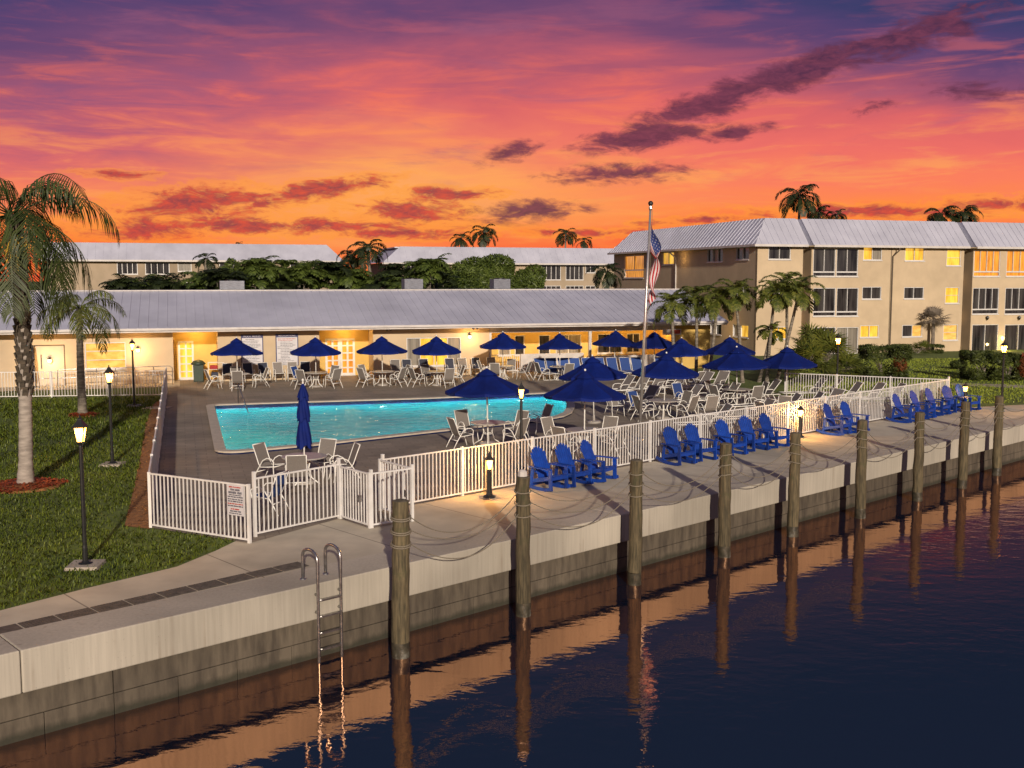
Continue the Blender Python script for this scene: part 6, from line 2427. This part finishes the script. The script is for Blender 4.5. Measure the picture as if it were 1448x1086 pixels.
def bush(name, label, base, rx, ry, rz, n, size, m, cat="bush", group=None, box=False, seed=1, extra=None, trunk_h=0.3, lump=0.25, zc=None):
    t = thing(name, label, cat, base, 0, group)
    zc = rz * 0.95 if zc is None else zc
    v = leaf_cloud(n, rx, ry, rz, size, random, lump, box, seed) + np.array([0, 0, zc])
    fast_mesh("foliage", v, 4, M[m], t)
    mb = MB()
    rr = random.Random(seed)
    for k in range(5):
        a_ = rr.uniform(0, 6.28)
        q = Vector((math.cos(a_) * rx * 0.45, math.sin(a_) * ry * 0.45, zc + rz * 0.2))
        mb.tube([(0.06 * math.cos(a_), 0.06 * math.sin(a_), -0.02), q * 0.5 + Vector((0, 0, 0.1)), q], [0.05, 0.035, 0.012], 6)
    mb.build("trunk", M['trunk'], t)
    if extra:
        for (off, er, en, es, em) in extra:
            v = leaf_cloud(en, er[0], er[1], er[2], es, random, 0.35, False, seed + 50) + np.array(off)
            fast_mesh("red_foliage", v, 4, M[em], t)
    return t


# dense clumping palms and trees behind the pool house roof
rsd = random.Random(31)
CL = []
px = 168
while px < 640:
    CL.append((px, rsd.uniform(378, 394) if px < 286 else rsd.uniform(354, 382)))
    px += rsd.uniform(21, 30)
CLN = ["in line with", "just right of"]
for i, (px, ytop) in enumerate(CL):
    Y_ = rsd.uniform(74, 82)
    top = at(px, ytop, Y_)
    base = Vector((top.x, Y_, 0))
    t = thing("palm_clump", f"dark clumping palm behind the pool house roof, {['first','second','third','fourth','fifth','sixth','seventh','eighth','ninth','tenth','eleventh','twelfth','thirteenth','fourteenth','fifteenth','sixteenth','seventeenth','eighteenth','nineteenth','twentieth'][i]} from the left", "palm", base, 0, "clumping palms behind the pool house")
    rr = random.Random(200 + i)
    out = []
    mb = MB()
    H_ = top.z
    for k in range(7):
        a_ = rr.uniform(0, 6.28); q = rr.uniform(0.1, 0.8)
        c = Vector((q * math.cos(a_), q * math.sin(a_), H_ - rr.uniform(1.2, 2.6)))
        mb.tube([(c.x * 0.4, c.y * 0.4, -0.02), (c.x * 0.7, c.y * 0.7, c.z * 0.6), c], [0.06, 0.05, 0.035], 6)
        for j in range(8):
            az = j * 2.4 + rr.uniform(-.3, .3)
            frond(out, c, az, rr.uniform(0.45, 1.3), rr.uniform(1.3, 2.1), rr.uniform(1.4, 2.3), 15, 0.66, 0.055, 0.5, 0.15, rr, 8)
    mb.build("trunk", M['trunk'], t)
    fast_mesh("crown", np.array([tuple(v) for v in out]), 4, M['leaf_dark' if i % 3 else 'frond_dark'], t)

for (px, ytop, rx, nm, n) in ((690, 360, 3.4, "wide domed dark tree behind the right half of the pool house roof", 15000), (622, 372, 1.9, "smaller domed dark tree left of the wide domed tree", 6000), (745, 372, 1.9, "rounded dark tree right of the wide domed tree", 6500), (400, 374, 2.2, "rounded dark tree among the clumping palms behind the roof", 6000), (330, 366, 1.5, "small rounded dark tree behind the left air conditioner", 4500)):
    c = at(px, ytop, 84)
    rz = 1.9
    base = Vector((c.x, 84, 0))
    t = bush("shade_tree", nm, base, rx, 2.2, rz, n, 0.17, 'leaf_dark', "tree", "dark trees behind the pool house", seed=int(px), zc=c.z - rz, lump=0.4)

# fan palms and shrubs on the right lawn
def fan_clump(label, base, H_, R_, n, seed, m='frond_lit', name="palmetto", group=None, trunk=None, blades_=15):
    rr = random.Random(seed)
    t = thing(name, label, "fan palm", base, 0, group)
    out = []
    mb = MB()
    for k in range(n):
        az = k * 2.4 + rr.uniform(-.3, .3)
        el = rr.uniform(-0.25, 1.35)
        d = Vector((math.cos(az) * math.cos(el), math.sin(az) * math.cos(el), math.sin(el)))
        o0 = Vector((0, 0, H_))
        sl = R_ * rr.uniform(0.45, 0.7)
        c = o0 + d * sl
        mb.tube([o0, c], 0.012, 4)
        s = d.cross(Vector((0, 0, 1))).normalized()
        u2 = s.cross(d)
        tilt = rr.uniform(-0.3, 0.5)
        for q in range(blades_):
            fa__ = (q / (blades_ - 1) - 0.5) * 4.0
            bd = (d * math.cos(fa__) + s * math.sin(fa__) + u2 * tilt * 0.4).normalized()
            L_ = R_ * 0.62 * rr.uniform(0.85, 1.1)
            w = bd.cross(u2).normalized() * 0.028 * (R_ / 1.0)
            p1 = c + bd * L_ * 0.55
            p2 = c + bd * L_ - Vector((0, 0, 0.16 * L_))
            out += [c - w * .3, c + w * .3, p1 + w, p1 - w, p1 - w, p1 + w, p2 + w * .1, p2 - w * .1]
    if trunk:
        mb.tube([(0, 0, -0.02), (0.03, 0, H_ * 0.5), (0, 0, H_)], [trunk * 1.2, trunk, trunk * 0.9], 8)
    mb.build("trunk", M['trunk'] if m != 'palm_shade' else M['palm_shade'], t)
    fast_mesh("crown", np.array([tuple(v) for v in out]), 4, M[m], t)
    return t


for i, (px, py, H_, R_, lab) in enumerate(((1140, 546, 0.9, 1.5, "left spiky palmetto beside the rightmost umbrella"), (1168, 541, 1.1, 1.6, "tallest spiky palmetto before the ground floor windows"), (1196, 541, 0.6, 1.1, "right spiky palmetto between the lamp post and the clipped bush"), (1150, 533, 1.4, 1.5, "palmetto behind the other palmettos against the apartment wall"))):
    fan_clump(lab, G(px, py), H_, R_, 26, 300 + i, group="palmettos behind the loungers")
fan_clump("small fan palm rising behind the clipped box hedge at the wall", G(1303, 502), 0.35, 0.75, 16, 320)
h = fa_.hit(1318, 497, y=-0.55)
fan_clump("grey fan palm standing in for a palm shadow on the apartment wall", fa_.m @ Vector((h.x, -0.55, 0)), 2.35, 1.15, 26, 321, m='palm_shade', trunk=0.14)  # added palm, shaped and coloured as the palm shadow on this wall
bush("clipped_bush", "large rounded clipped bush with a patch of red leaves on the right lawn", G(1248, 537), 1.22, 1.2, 0.98, 9000, 0.085, 'leaf_hedge', box=True, seed=3, lump=0.12, extra=[((0.62, -0.75, 0.85), (0.36, 0.4, 0.5), 350, 0.13, 'leaf_red')])
bush("clipped_bush", "dark rounded bush left of the lamp post at the right edge", G(1388, 537), 0.95, 0.95, 0.8, 7000, 0.085, 'leaf_hedge', box=True, seed=4, lump=0.15)
bush("clipped_bush", "dark lower bush behind the lamp post at the right edge", G(1424, 537), 0.8, 0.8, 0.72, 5000, 0.085, 'leaf_hedge', box=True, seed=5, lump=0.2)
bush("red_shrub", "reddish leafy shrub cut off by the right edge of the lawn", G(1446, 538), 0.5, 0.5, 0.85, 1800, 0.12, 'leaf_red', seed=6, lump=0.4)
h0 = fa_.hit(1266, 503, y=-1.1); h1 = fa_.hit(1328, 503, y=-1.1)
bush("box_hedge", "low clipped box hedge along the foot of the apartment wall", fa_.m @ Vector(((h0.x + h1.x) / 2, -1.1, 0)), (h1.x - h0.x) / 2, 0.45, 0.34, 6500, 0.06, 'leaf_hedge', "hedge", box=True, seed=7, lump=0.06)
bush("low_shrub", "small dark shrub on the right lawn between the two clipped bushes", G(1355, 522), 0.5, 0.5, 0.3, 1500, 0.08, 'leaf_hedge', seed=8)

# right lawn
lawn_r = [G(1195, 566), G(1345, 572), G(1449, 569), G(1600, 566), G(1600, 505), G(1160, 508), G(1110, 530), G(1110, 560)]
blades("lawn_grass", lawn_r, 60000, M['grass_far'], 0.06, 0.022)
lp_ = MB(); lp_.sheet(lst([G(1345, 545.0), G(1600, 555), G(1600, 549), G(1345, 541.5)]), 0.006)
lp_.build("path", M['pad'], kind='structure')
slab = MB(); q = G(222, 577); slab.box((q.x, q.y, 0.0), (1.1, 0.7, 0.06)); so_ = slab.build("path_slab", M['pad'], None, bevel=0.01); so_["kind"] = 'structure'
